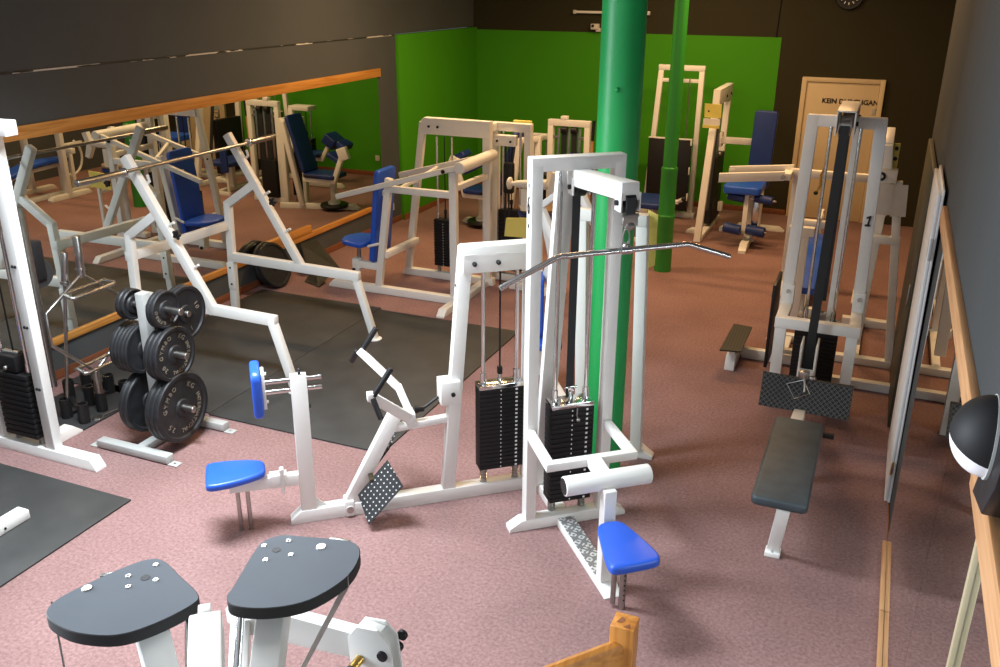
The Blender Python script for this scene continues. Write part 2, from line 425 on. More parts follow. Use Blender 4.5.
# ================================================================== ROOM
XL = -5.84
m = MB(); m.bx(XL - 0.1, 0.8, -2.2, 12.9, -0.1, 0.0, 0); struct('floor', CARPET, m)
m = MB(); m.bx(XL - 0.12, XL, -2.2, 12.9, 0, 2.362, 0); m.bx(XL - 0.12, XL - 0.012, -2.2, 12.9, 2.374, 3.7, 0); struct('wall_left', DARKWALL, m)
m = MB(); m.bx(XL - 0.1, XL - 0.002, 3.0, 10.4, 2.362, 2.374, 0); struct('trim_1', SCUFF, m)
m = MB(); m.bx(XL - 0.02, XL + 0.045, 10.4, 12.82, 0, 2.37, 0.003); struct('wall_left_end', GREENWALL, m)
m = MB(); m.bx(XL - 0.12, 0.8, 12.8, 12.92, 0, 3.7, 0); struct('wall_back', BACKWALL, m)
m = MB(); m.bx(0.36, 0.5, -2.2, 8.3, 0, 3.7, 0); struct('wall_right', DARKWALLR, m)
m = MB(); m.bx(0.66, 0.8, 8.2, 12.9, 0, 3.7, 0); m.bx(0.36, 0.8, 8.2, 8.3, 0, 3.7, 0); struct('wall_right_end', DARKWALL, m)
m = MB(); m.bx(XL - 0.12, 0.8, -2.2, 12.9, 3.7, 3.8, 0); struct('ceiling', CEIL, m)
m = MB(); m.bx(XL, XL + 0.014, 3.0, 10.4, 0, 0.075, 0.003); struct('baseboard_left', SKIRT, m)
m = MB(); m.bx(XL + 0.045, XL + 0.06, 10.4, 12.8, 0, 0.075, 0.003); struct('baseboard_left_end', SKIRT, m)
m = MB(); m.bx(XL + 0.06, -1.12, 12.785, 12.8, 0, 0.075, 0.003); struct('baseboard_back', SKIRT, m)

# back door with lettering
m = MB(); m.bx(-1.04, -0.15, 12.765, 12.80, 0.005, 1.80, 0.004)
d1 = struct('door_1', DOORM, m)
m = MB()
for a in ((-1.105, -1.04, 0, 1.86), (-0.15, -0.085, 0, 1.86)): m.bx(a[0], a[1], 12.74, 12.80, a[2], a[3], 0.005)
m.bx(-1.105, -0.085, 12.74, 12.80, 1.80, 1.86, 0.005); struct('door_frame', DOORM, m, d1)
m = MB(); m.bx(-0.985, -0.955, 12.757, 12.766, 0.76, 0.92, 0.003); m.cyl((-0.97, 12.765, 0.86), (-0.97, 12.72, 0.86), 0.009, 12); m.cyl((-0.97, 12.722, 0.86), (-0.86, 12.722, 0.86), 0.009, 12); struct('door_handle', CHROME, m, d1)
m = MB(); m.text('KEIN DURCHGANG', 0.085, Matrix.Translation((-0.45, 12.763, 1.565)) @ Matrix.Rotation(R(90), 4, 'X'), 0.001, bold=0.003); struct('door_lettering', INK, m, d1)
m = MB(); m.bx(-0.20, -0.16, 12.755, 12.766, 1.42, 1.5, 0.003); struct('door_closer_plate', STEEL_GREY, m, d1)

# white door leaf folded back against the right wall, edge towards the camera
m = MB(); m.box((0, 0.43, 1.0), (0.038, 0.84, 1.99), None, 0.004)
m.box((0.032, 0.41, 1.01), (0.026, 0.80, 2.03), None, 0.004)
d2 = struct('door_2', DOORW, m); d2.location = (0.336, 5.335, 0.02); d2.rotation_euler = (0, R(-0.5), R(-0.4)); d2.scale = (0.55, 1, 0.96)
m = MB(); m.box((-0.0195, 0.035, 1.68), (0.004, 0.035, 0.1), None, 0.001); m.box((0.0, -0.0035, 1.68), (0.022, 0.004, 0.13), None, 0.001); struct('lock_plate', STEEL_GREY, m, d2)
m = MB(); m.box((0.0, -0.0035, 0.25), (0.02, 0.004, 0.09), None, 0.001); struct('hinge', BRASS, m, d2)
m = MB(); m.bx(0.322, 0.354, 6.45, 7.95, 0.01, 1.86, 0.004)
d3 = struct('door_3', DOORD, m)
m = MB(); m.bx(0.308, 0.318, 6.55, 6.6, 0.9, 1.05, 0.002); struct('door_handle', BRUSHED, m, d3)

# ------------------------------------------------------------------ left wall mirror
T = Thing('wall_mirror', 'long wall mirror with orange pine battens on the dark left wall', 'mirror', (XL, 6.8, 0.3))
m = MB(); m.bx(XL + 0.001, XL + 0.006, 3.3, 9.93, 0.32, 1.95, 0); T.part('mirror_glass', MIRROR, m)
m = MB(); m.bx(XL + 0.001, XL + 0.03, 3.3, 9.97, 1.90, 2.0, 0.003); T.part('top_batten', PINE, m)
m = MB(); m.bx(XL + 0.001, XL + 0.03, 3.3, 9.62, 0.285, 0.345, 0.003); T.part('bottom_batten', PINE, m)
m = MB(); m.bx(XL + 0.006, XL + 0.034, 7.42, 8.28, 0.345, 0.43, 0.003); T.part('batten_block', PINE, m)

# right wall mirror
T = Thing('wall_mirror', 'large mirror on the slate right wall under a pale wooden top rail', 'mirror', (0.355, 3.0, 0.0))
for a, b in ((0.6, 2.085), (2.11, 3.016), (3.02, 4.88)):
    m = MB(); m.bx(0.352, 0.358, a, b, 0.012, 1.80, 0); T.part('mirror_pane', MIRROR, m)
m = MB(); m.bx(0.334, 0.365, 2.35, 5.27, 1.80, 1.90, 0.004); m.bx(0.332, 0.365, 0.6, 2.34, 1.795, 1.905, 0.004); T.part('top_rail', PALEPINE, m)
m = MB(); m.bx(0.328, 0.352, 4.22, 4.885, 0.002, 0.03, 0.003); m.bx(0.328, 0.352, 3.3, 4.21, 0.002, 0.03, 0.003); m.bx(0.328, 0.352, 0.6, 3.29, 0.002, 0.03, 0.003); T.part('bottom_batten', PALEPINE, m)
m = MB(); m.bx(0.352, 0.36, 4.89, 6.4, 0.0, 0.012, 0.001); struct('baseboard_right', SKIRT, m)
m = MB(); m.bx(0.338, 0.353, 2.085, 2.11, 0.03, 1.795, 0.003); T.part('cover_strip', mat('beige_strip', (0.42, 0.35, 0.22), 0.4), m)

# ------------------------------------------------------------------ pillar and pipe
PX, PY = -1.375, 4.945
T = Thing('pillar', 'thick bright green round pillar behind the lat pulldown tower', 'pillar', (PX, PY, 0))
m = MB(); m.lathe([(0, 0.0), (0, 0.125), (0.02, 0.13), (0.05, 0.13), (0.07, 0.124), (1.5, 0.122), (3.7, 0.119), (3.7, 0)], (PX, PY, 0), (0, 0, 1), 48); T.part('shaft', GREENPILLAR, m)
m = MB(); m.sphere((PX + 0.015, PY - 0.12, 2.46), 0.014); T.part('bolt', GREENPILLAR, m)
m = MB(); m.sphere((PX + 0.015, PY - 0.123, 1.03), 0.012); T.part('bolt', GREENPILLAR, m)
QX, QY = -2.075, 9.58
T = Thing('pipe', 'slim green stepped pipe standing behind the thick green pillar', 'pipe', (QX, QY, 0))
m = MB(); m.lathe([(0, 0), (0, 0.094), (0.58, 0.092), (0.60, 0.098), (0.63, 0.098), (0.64, 0.09), (0.65, 0.088), (1.11, 0.086), (1.125, 0.09), (1.15, 0.086), (1.16, 0.074), (3.7, 0.07), (3.7, 0)], (QX, QY, 0), (0, 0, 1), 40); T.part('shaft', GREENPIPE, m)

# ------------------------------------------------------------------ rubber mats
GM = 'black rubber mats under the barbell rack'
m = MB(); m.bx(-5.72, -4.305, 4.68, 7.2, 0.0005, 0.012, 0.003); single('rubber_mat', 'large black rubber mat under the barbell rack, half nearer the mirror', 'mat', MAT, m, (-5.0, 5.9, 0), GM)
m = MB(); m.bx(-4.30, -2.83, 4.66, 7.15, 0.0005, 0.012, 0.003); single('rubber_mat', 'large black rubber mat half lying between the barbell rack and the row machine', 'mat', MAT, m, (-3.6, 5.9, 0), GM)
m = MB(); m.bx(-5.7, -3.954, 2.3, 3.53, 0.0005, 0.012, 0.003); single('rubber_mat', 'black rubber mat at the left picture edge in front of the cable machine', 'mat', MAT, m, (-4.8, 2.9, 0))

# ================================================================== FRONT ROW MACHINE (number 7)
def knob(mb, p, r=0.02): mb.sphere(p, r, (1, 1, 1)); return mb
T = Thing('seated_row_machine', 'white seated row machine with blue seat and chest pad, left of the lat pulldown tower', 'gym machine', (-2.887, 3.698, 0), 39.83, local=True)
v = 0.04
m = MB(); m.foot((0.0, v, 0), (1.46, v, 0), 0.075, 0.083, 0.06, 0.0)
m.prism([(0.145, v - 0.004, 0.07), (0.23, v - 0.004, 0.07), (0.145, v - 0.004, 0.15)], (0, 0.008, 0))
m.bx(0.315, 0.375, v - 0.05, v + 0.05, 0.0, 0.11, 0.01)
m.prism([(0.55, v + 0.0, 0.07), (0.74, v + 0.0, 0.07), (0.70, v + 0.0, 0.085), (0.64, v + 0.0, 0.085), (0.59, v + 0.0, 0.17)], (0, 0.01, 0))
T.part('base_beam', WHITE, m)
m = MB(); m.bx(0.062, 0.155, v - 0.035, v + 0.035, 0.065, 0.945); T.part('chest_post', WHITE, m)
m = MB(); m.cyl((0.115, v, 0.945), (0.115, v, 0.97), 0.008, 10); m.sphere((0.115, v, 0.972), 0.012); m.cyl((0.148, v, 0.745), (0.165, v, 0.745), 0.014, 12); T.part('locking_knob', BLACK, m)
for z in (0.918, 0.858):
    m = MB(); m.cyl((-0.075, v, z), (0.235, v, z), 0.0145, 16); T.part('pad_rod', CHROME, m)
m = MB(); m.bx(-0.092, -0.074, v - 0.06, v + 0.06, 0.78, 0.99, 0.003)
for z in (0.80, 0.97): m.cyl((-0.075, v, z), (-0.063, v, z), 0.01, 8)
plate_ = T.part('pad_plate', WHITE, m)
m = MB(); pts = [(-0.093, v + x, 0.882 + y) for x, y in rounded_rect(0.24, 0.285, 0.05)]
m.prism(pts, (-0.055, 0, 0), 0.018, 3); T.part('chest_pad', BLUE, m)
# seat arm, seat
m = MB(); m.beam((0.09, v, 0.29), (-0.33, v, 0.298), 0.06, 0.075)
m.bx(-0.10, 0.0, v - 0.034, v + 0.034, 0.26, 0.34, 0.004); T.part('seat_arm', WHITE, m)
m = MB(); m.beam((-0.03, v - 0.045, 0.23), (-0.03, v - 0.045, 0.395), 0.022, 0.018); m.cyl((-0.03, v - 0.03, 0.385), (-0.03, v - 0.075, 0.385), 0.014, 12); T.part('seat_clamp', WHITE, m)
for u in (-0.285, -0.23):
    m = MB(); m.cyl((u, v, 0.004), (u, v, 0.30), 0.013, 14); m.cyl((u, v, 0.0), (u, v, 0.012), 0.016, 14); T.part('seat_tube', BRUSHED, m)
m = MB(); m.bx(-0.34, -0.20, v - 0.02, v + 0.02, 0.33, 0.352, 0.003); m.cyl((-0.30, v - 0.05, 0.352), (-0.30, v - 0.09, 0.352), 0.012, 10); T.part('seat_bracket', BLACK, m)
out = [(-0.13, v - 0.06), (-0.118, v), (-0.13, v + 0.075), (-0.22, v + 0.115), (-0.34, v + 0.135), (-0.425, v + 0.13), (-0.445, v + 0.09), (-0.447, v - 0.09), (-0.43, v - 0.135), (-0.34, v - 0.135), (-0.22, v - 0.105)]
m = MB(); m.prism([(p.x, p.y, 0.352) for p in smooth_poly([(a, b, 0) for a, b in out], 4)], (0, 0, 0.045), 0.016, 3); T.part('seat', BLUE, m)
# strut, cross bar, upright, top beam
m = MB(); m.beam((0.345, v, 0.06), (0.652, v, 0.635), 0.06, 0.082); m.cyl((0.345, v - 0.055, 0.055), (0.345, v + 0.055, 0.055), 0.022, 20); T.part('foot_strut', WHITE, m)
m = MB(); m.cyl((0.345, v - 0.062, 0.055), (0.345, v - 0.05, 0.055), 0.021, 16); T.part('pivot_cap', BRUSHED, m)
m = MB(); m.beam((0.627, v, 0.535), (0.965, v, 0.555), 0.05, 0.045); T.part('cross_bar', WHITE, m)
m = MB(); m.beam((0.955, v, 0.05), (1.085, v, 1.615), 0.07, 0.08)
m.mi = 1; M0 = Matrix.Translation((1.048, v - 0.001, 1.31)) @ Matrix.Rotation(R(-90), 4, 'Z') @ Matrix.Rotation(R(90), 4, 'X')
T.part('upright', [WHITE, INK], m)
m = MB()
M0 = Matrix.Translation((1.028, v, 1.345)) @ Matrix.Rotation(R(-4.2), 4, 'Y') @ Matrix.Rotation(R(-90), 4, 'Z') @ Matrix.Rotation(R(90), 4, 'X') @ Matrix.Scale(2.0, 4, (0, 1, 0))
m.text('7', 0.06, M0, 0.002); m.box((1.035, v, 1.435), (0.006, 0.01, 0.014), None, 0); m.box((1.019, v, 1.255), (0.006, 0.01, 0.014), None, 0); T.part('number_mark', INK, m)
m = MB(); m.bx(1.055, 1.50, v - 0.05, v + 0.05, 1.46, 1.62, 0.006); T.part('top_beam', WHITE, m)
for u in (1.122, 1.262):
    m = MB(); m.cyl((u, v - 0.068, 1.52), (u, v - 0.05, 1.52), 0.013, 14); m.sphere((u, v - 0.068, 1.52), 0.011); T.part('bolt', BLACK, m)
m = MB(); m.box((1.10, v - 0.0515, 1.57), (0.07, 0.003, 0.007), None, 0); m.box((1.28, v - 0.0515, 1.57), (0.07, 0.003, 0.007), None, 0); m.bx(1.06, 1.49, v - 0.0512, v - 0.05, 1.566, 1.569, 0); T.part('weld_line', WHITE, m)
m = MB(); m.bx(0.91, 1.035, v - 0.065, v + 0.055, 0.665, 0.815, 0.006); T.part('pulley_box', WHITE, m)
m = MB(); m.cyl((0.985, v - 0.075, 0.735), (0.985, v - 0.064, 0.735), 0.013, 12); T.part('bolt', BLACK, m)
# lever with handles
m = MB(); m.beam((0.74, v - 0.02, 0.605), (0.685, v + 0.09, 0.765), 0.055, 0.045, (0, 1, 0)); m.beam((0.69, v + 0.085, 0.75), (0.485, v + 0.215, 0.965), 0.055, 0.045, (0, 1, 0))
m.bx(0.70, 0.76, v - 0.06, v + 0.05, 0.57, 0.64, 0.008)
lev = T.part('lever', WHITE, m)
m = MB(); m.beam((0.73, v - 0.045, 0.60), (0.48, v - 0.225, 0.86), 0.022, 0.065, (0, 1, 0)); m.bx(0.455, 0.495, v - 0.255, v - 0.205, 0.84, 0.89, 0.004); T.part('lever_arm', WHITE, m, lev)
for a, b in (((0.492, v - 0.24, 0.87), (0.597, v - 0.24, 1.025)), ((0.485, v - 0.245, 0.86), (0.520, v - 0.285, 0.745)), ((0.505, v + 0.21, 0.965), (0.592, v + 0.21, 1.095)), ((0.48, v + 0.23, 0.955), (0.45, v + 0.31, 0.86))):
    m = MB(); m.cyl(a, b, 0.0165, 16, bev=0.004); T.part('hand_grip', BLACK, m, lev)
m = MB(); m.tube([(0.765, v, 0.615), (0.82, v, 0.64), (0.91, v, 0.70)], 0.009, 8); m.bx(0.76, 0.82, v - 0.025, v + 0.01, 0.625, 0.66, 0.004); T.part('pull_belt', BLACK, m)
uv_plate([(0.425, v - 0.24, 0.055), (0.635, v - 0.24, 0.275), (0.575, v - 0.08, 0.37), (0.392, v - 0.08, 0.165)], 0.006, 'foot_plate', PERF, T)
uv_plate([(0.44, v + 0.0, 0.2), (0.60, v + 0.0, 0.40), (0.72, v + 0.2, 0.50), (0.56, v + 0.2, 0.24)], 0.006, 'foot_plate', PERF, T)
m = MB(); m.beam((0.48, v - 0.10, 0.26), (0.48, v + 0.02, 0.26), 0.03, 0.02); m.bx(0.40, 0.56, v - 0.01, v + 0.01, 0.07, 0.20, 0.003); T.part('plate_bracket', DARKEDGE, m)
weight_stack(T, (1, 0), (0, v), 1.15, 1.43, 0.10, 0.185, 0.755, 20, 1.47, cable=1.47, zfloor=0.075)
m = MB(); m.bx(1.435, 1.475, v - 0.04, v + 0.04, 0.0, 1.47, 0.004); T.part('rear_post', WHITE, m)

# ================================================================== LAT PULLDOWN (number 6)
T = Thing('lat_pulldown_machine', 'white lat pulldown tower with a small blue seat in the middle foreground', 'gym machine', (-1.677, 4.13, 0), 39.8, local=True)
v = 0.04
m = MB(); m.foot((0.005, v, 0), (0.735, v, 0), 0.08, 0.07, 0.075, 0.075); T.part('base_beam', WHITE, m)
m = MB(); m.foot((0.345, v + 0.04, 0), (0.345, 0.41, 0), 0.075, 0.07, 0, 0); T.part('rear_beam', WHITE, m)
for u, nm in ((0.132, 'post'), (0.585, 'post')):
    m = MB(); m.bx(u - 0.032, u + 0.032, v - 0.04, v + 0.04, 0.065, 2.14); T.part('post', WHITE, m)
m = MB(); m.bx(0.099, 0.618, v - 0.04, v + 0.04, 2.105, 2.18); T.part('top_beam', WHITE, m)
m = MB(); m.beam((0.325, 0.11, 2.10), (0.325, 0.385, 0.06), 0.1, 0.05); T.part('rear_mast', WHITE, m)
m = MB()
M0 = Matrix.Translation((0.098, v, 1.93)) @ Matrix.Rotation(R(-90), 4, 'Z') @ Matrix.Rotation(R(90), 4, 'X') @ Matrix.Scale(1.9, 4, (0, 1, 0))
m.text('6', 0.075, M0, 0.001); m.box((0.098, v, 2.035), (0.002, 0.008, 0.022), None, 0); m.box((0.098, v, 1.825), (0.002, 0.008, 0.022), None, 0); T.part('number_mark', INK, m)
m = MB(); m.beam((0.365, 0.09, 2.06), (0.365, -0.60, 2.125), 0.09, 0.085); arm = T.part('pulley_arm', WHITE, m)
for a in (-0.57, 0.02):
    for s in (0.317, 0.408):
        m = MB(); zz = 2.02 if a > -0.2 else 2.07; m.bx(s, s + 0.008, a - 0.035, a + 0.035, zz - 0.04, zz + 0.05, 0.004); m.mi = 1; m.cyl((s - 0.012, a, zz), (s + 0.02, a, zz), 0.013, 12); T.part('pulley_cheek', [WHITE, BLACK], m, arm)
for a in (-0.57, 0.02):
    m = MB(); zz = 2.02 if a > -0.2 else 2.07; m.cyl((0.34, a, zz), (0.39, a, zz), 0.05, 28); T.part('pulley_wheel', BLACK, m, arm)
m = MB(); m.box((0.375, 0.075, 1.43), (0.045, 0.004, 1.26), None, 0); m.beam((0.365, 0.03, 2.015), (0.365, -0.58, 2.075), 0.045, 0.004, bev=0); m.box((0.36, -0.622, 2.055), (0.045, 0.004, 0.09), None, 0); T.part('belt', BELT, m)
m = MB(); m.box((0.36, -0.62, 1.995), (0.075, 0.012, 0.05), None, 0.006); m.cyl((0.32, -0.62, 2.02), (0.40, -0.62, 2.02), 0.008, 10); m.sphere((0.36, -0.62, 1.97), 0.022, (1.2, 0.6, 1)); T.part('belt_clamp', BRUSHED, m)
# thigh roller bracket
zt = 0.635
m = MB(); m.beam((0.118, 0.0, zt), (0.10, -0.375, zt), 0.05, 0.05, ext=0.02); m.beam((0.077, -0.37, zt), (0.595, -0.37, zt), 0.05, 0.05); m.beam((0.585, 0.0, zt), (0.572, -0.37, zt), 0.05, 0.05)
m.beam((0.345, -0.37, zt), (0.335, -0.60, zt - 0.01), 0.085, 0.05); T.part('roller_bracket', WHITE, m)
m = MB(); m.cyl((0.11, -0.555, 0.618), (0.585, -0.555, 0.618), 0.052, 28, bev=0.008); T.part('thigh_roller', WHITE, m)
m = MB(); m.cyl((0.1085, -0.555, 0.618), (0.1105, -0.555, 0.618), 0.044, 24); T.part('roller_cap', BLACK, m)
m = MB(); m.bx(0.30, 0.37, -0.645, -0.575, 0.05, 0.60); T.part('seat_post', WHITE, m)
m = MB(); m.foot((0.345, 0.0, 0), (0.345, -0.715, 0), 0.1, 0.055, 0, 0.08, 0.1); T.part('spine_beam', WHITE, m)
uv_plate([(0.298, -0.585, 0.0575), (0.392, -0.585, 0.0575), (0.392, -0.01, 0.0575), (0.298, -0.01, 0.0575)], 0.003, 'tread_plate', TREADS, T)
m = MB(); m.bx(0.27, 0.37, -0.82, -0.66, 0.36, 0.39, 0.004); m.cyl((0.33, -0.68, 0.37), (0.33, -0.70, 0.37), 0.012, 8); T.part('seat_bracket', BLACK, m)
out = [(0.255, -0.69), (0.325, -0.668), (0.40, -0.69), (0.435, -0.80), (0.465, -0.96), (0.46, -1.03), (0.42, -1.055), (0.30, -1.06), (0.19, -1.055), (0.165, -1.02), (0.18, -0.93), (0.22, -0.79)]
m = MB(); m.prism([(0.30 + (p.x - 0.31) * 0.88, p.y * 0.97 - 0.02, 0.40) for p in smooth_poly([(a, b, 0) for a, b in out], 4)], (0, 0, 0.05), 0.016, 3); T.part('seat', BLUE, m)
m = MB(); m.cyl((0.315, -0.775, 0.02), (0.315, -0.775, 0.40), 0.014, 14); T.part('seat_tube', BRUSHED, m)
m = MB(); m.cyl((0.355, -0.80, 0.0), (0.355, -0.80, 0.40), 0.018, 16)
m.mi = 1
for k in range(7): m.cyl((0.355, -0.819, 0.06 + 0.03 * k), (0.355, -0.814, 0.06 + 0.03 * k), 0.005, 8)
T.part('seat_tube', [BRUSHED, BLACK], m)
m = MB(); m.sphere((0.41, -0.85, 0.325), 0.019); m.cyl((0.355, -0.81, 0.33), (0.41, -0.85, 0.325), 0.006, 8); T.part('adjust_knob', BLACK, m)
weight_stack(T, (1, 0), (0, v + 0.03), 0.25, 0.505, 0.12, 0.15, 0.785, 20, 2.1, cable=None)
m = MB(); m.bx(0.36, 0.40, 0.06, 0.08, 0.83, 0.87, 0.003); m.cyl((0.345, v + 0.03, 0.86), (0.415, v + 0.03, 0.86), 0.008, 8); m.cyl((0.385, v + 0.03, 0.77), (0.385, v + 0.03, 0.85), 0.01, 10); T.part('belt_clamp', CHROME, m)
m = MB(); m.sphere((0.40, v - 0.05, 0.69), 0.012); m.tube([(0.395, v - 0.045, 0.76), (0.39, v - 0.052, 0.72), (0.40, v - 0.05, 0.69)], 0.004, 6); T.part('selector_pin', BRUSHED, m)
# pulldown bar hanging on its hook
T = Thing('pulldown_bar', 'chrome bent pulldown bar hanging from the lat tower hook', 'bar', (-1.69, 4.14, 0), 39.8, local=True)
zb = 1.855; vb = -0.62
pts = [(-0.245, vb, 1.725), (0.012, vb, zb - 0.014), (0.032, vb, zb - 0.006), (0.67, vb, zb + 0.004), (0.69, vb, zb - 0.002), (0.90, vb, 1.78)]
m = MB(); m.tube(pts, 0.0135, 14); T.part('bar', CHROME, m)
m = MB(); m.cyl((0.332, vb, zb), (0.382, vb, zb), 0.021, 18); m.sphere((0.357, vb, zb + 0.02), 0.016); T.part('swivel', CHROME, m)
hk = [(0.357 + 0.017 * math.cos(a), vb, 1.912 + 0.045 * math.sin(a)) for a in [2 * PI * k / 18 for k in range(18)]]
m = MB(); m.tube(hk, 0.0045, 8, True); T.part('snap_hook', BRUSHED, m)
# ================================================================== BARBELL RACK
YN, YF = 5.245, 6.45
T = Thing('barbell_rack', 'white steel barbell rack standing on the black mats by the long mirror', 'barbell rack', (-4.75, 5.71, 0))
for Y in (YN, YF):
    fr = None
    m = MB(); s = (0, 1, 0)
    m.beam((-4.06, Y, 0.58), (-5.46, Y, 0.60), 0.06, 0.085, s)
    side = T.part('side_rail', WHITE, m)
    m = MB(); m.beam((-5.459, Y, 0.018), (-5.415, Y, 1.12), 0.06, 0.07, s); m.beam((-5.43, Y, 1.09), (-5.06, Y, 1.335), 0.06, 0.075, s); T.part('rear_leg', WHITE, m)
    m = MB(); m.beam((-4.64, Y, 0.56), (-5.345, Y, 1.735), 0.06, 0.075, s)
    for t in (0.28, 0.55): 
        q = Vector((-4.64, Y, 0.56)).lerp(Vector((-5.345, Y, 1.735)), t) + Vector((0.035, 0, 0.02)); m.cyl(q, q + Vector((0.05, 0, 0.03)), 0.011, 10)
    T.part('incline_upright', WHITE, m)
    m = MB(); m.beam((-4.11, Y, 0.605), (-3.935, Y, 0.02), 0.06, 0.065, s); T.part('front_leg', WHITE, m)
    m = MB(); m.lathe([(0, 0), (0, 0.062), (0.008, 0.062), (0.016, 0.045), (0.016, 0)], (-3.935, Y, 0.013), (0, 0, 1), 24); T.part('foot_disc', WHITE, m)
    m = MB(); m.box((-5.44, Y - 0.033, 0.42), (0.075, 0.008, 0.26), None, 0.002); m.mi = 1
    for z in (0.34, 0.5): m.cyl((-5.44, Y - 0.041, z), (-5.44, Y - 0.036, z), 0.01, 10)
    T.part('joint_plate', [WHITE, BLACK], m)
    m = MB(); m.tube([(-5.22, Y + 0.025, 1.50), (-5.17, Y + 0.04, 1.55), (-5.17, Y + 0.025, 1.60)], 0.012, 8); T.part('bar_hook', WHITE, m)
m = MB(); m.beam((-5.44, YN - 0.03, 0.93), (-5.44, YF + 0.03, 0.90), 0.06, 0.075); T.part('cross_bar', WHITE, m)
for Y in (YN, YF):
  m = MB(); c = Vector((-4.88, Y - 0.02, 1.18))
  m.cyl(c, c + Vector((0, -0.03, 0)), 0.012, 10)
  for k in range(5): m.sphere(c + Vector((0.028 * math.cos(2 * PI * k / 5), -0.035, 0.028 * math.sin(2 * PI * k / 5))), 0.014, seg=10)
  m.cyl(c + Vector((0, -0.025, 0)), c + Vector((0, -0.045, 0)), 0.026, 16); T.part('star_knob', BLACK, m)
# barbell resting on it
T = Thing('barbell', 'steel olympic barbell resting across the white barbell rack', 'barbell', (-5.20, 5.75, 1.655))
m = MB(); m.cyl((-5.20, 5.07, 1.655), (-5.20, 6.55, 1.65), 0.0145, 16); T.part('shaft', BRUSHED, m)
for a, b, cc in ((4.625, 5.07, 5.07), (6.93, 6.55, 6.55)):
    m = MB(); z0 = 1.655; m.cyl((-5.20, a, z0), (-5.20, b, z0 - 0.003), 0.025, 20, bev=0.004); T.part('sleeve', BRUSHED, m)
    m = MB(); m.cyl((-5.20, cc - 0.012, z0 - 0.003), (-5.20, cc + 0.012, z0 - 0.003), 0.038, 24, bev=0.005); T.part('collar', CHROME, m)

# ================================================================== PLATE RACK + PLATES
T = Thing('plate_rack', 'grey steel weight plate rack full of black discs', 'plate rack', (-4.33, 4.24, 0))
def gbeam(p0, p1): m = MB(); m.beam(p0, p1, 0.07, 0.055); return m
T.part('base_beam', STEEL_GREY, gbeam((-4.665, 3.99, 0.035), (-4.055, 3.99, 0.035)))
T.part('base_beam', STEEL_GREY, gbeam((-4.62, 4.515, 0.035), (-4.02, 4.515, 0.035)))
T.part('spine_beam', STEEL_GREY, gbeam((-4.33, 4.02, 0.035), (-4.33, 4.49, 0.035)))
for x in (-4.70, -4.02):
    m = MB(); m.box((x, 3.99, 0.004), (0.075, 0.06, 0.006), None, 0.001); m.mi = 1; m.cyl((x, 3.99, 0.006), (x, 3.99, 0.009), 0.008, 10); T.part('foot_plate', [STEEL_GREY, BRUSHED], m)
m = MB(); m.box((-3.985, 4.515, 0.004), (0.075, 0.06, 0.006), None, 0.001); m.mi = 1; m.cyl((-3.985, 4.515, 0.006), (-3.985, 4.515, 0.009), 0.008, 10); T.part('foot_plate', [STEEL_GREY, BRUSHED], m)
m = MB(); m.bx(-4.365, -4.295, 4.19, 4.26, 0.06, 1.09); T.part('post', STEEL_GREY, m)
m = MB(); m.beam((-4.33, 4.26, 0.98), (-4.33, 4.42, 0.92), 0.05, 0.05); m.bx(-4.355, -4.305, 4.40, 4.45, 0.06, 0.95, 0.004); T.part('rear_post', STEEL_GREY, m)
PEG = {'low': (4.225, 0.300), 'mid': (4.225, 0.690), 'top': (4.225, 1.00), 'rear': (4.425, 0.90)}
for k, (y, z) in PEG.items():
    if k == 'rear':
        m = MB(); m.cyl((-4.31, y, z), (-4.14, y, z), 0.022, 18, bev=0.004); T.part('peg', BRUSHED, m)
    else:
        for sg in (1, -1):
            m = MB(); m.cyl((-4.33 + sg * 0.03, y, z), (-4.33 + sg * 0.265 + 0.05, y, z), 0.0235, 20, bev=0.005); T.part('peg', BRUSHED, m)
def plate_mesh(rad, th, hole=0.026):
    """dished iron disc with rim, hub and bore; axis +X, centred"""
    h = th / 2
    prof = [(-h, hole), (-h, hole + 0.03), (-h * 0.45, hole + 0.038), (-h * 0.45, rad * 0.84), (-h, rad * 0.88), (-h, rad - 0.006), (-h * 0.6, rad),
            (h * 0.6, rad), (h, rad - 0.006), (h, rad * 0.88), (h * 0.45, rad * 0.84), (h * 0.45, hole + 0.038), (h, hole + 0.03), (h, hole), (-h, hole)]
    m = MB(); m.lathe(prof, (0, 0, 0), (1, 0, 0), 56); return m
def arc_text(m, txt, rad, a_mid, step, size, x, depth=0.0015):
    """letters around the +X face; angle 0 = +Y (to the right seen from +X), counter-clockwise"""
    n = len(txt)
    for i, ch in enumerate(txt):
        if ch == ' ': continue
        a = R(a_mid) - (i - (n - 1) / 2) * R(step)
        Mx = Matrix.Translation((x, rad * math.cos(a), rad * math.sin(a))) @ Matrix.Rotation(a - PI / 2, 4, 'X') @ Matrix(((0, 0, 1, 0), (1, 0, 0, 0), (0, 1, 0, 0), (0, 0, 0, 1)))
        m.text(ch, size, Mx, depth)
pmesh = {}
def plate(rad, th, label, group, loc, lettered=None, rot=(0, 0, 0)):
    key = (rad, th)
    T = bpy.data.objects.new('weight_plate', None); COL.objects.link(T); T.location = loc; T.rotation_euler = rot; T.empty_display_size = 0.1
    tag(T, label, 'weight plate', group)
    if key not in pmesh:
        d = build(plate_mesh(rad, th), 'disc', IRON, T); pmesh[key] = d
    else:
        d = pmesh[key].copy(); COL.objects.link(d); d.parent = T
    if lettered:
        m = MB(); xx = th / 2 * 0.45 + 0.001
        for txt, rf, am, st, sz in lettered: arc_text(m, txt, rad * rf, am, st, sz, xx)
        build(m, 'raised_lettering', GOLDINK, T)
    return T
GP = 'weight plates on the plate rack'
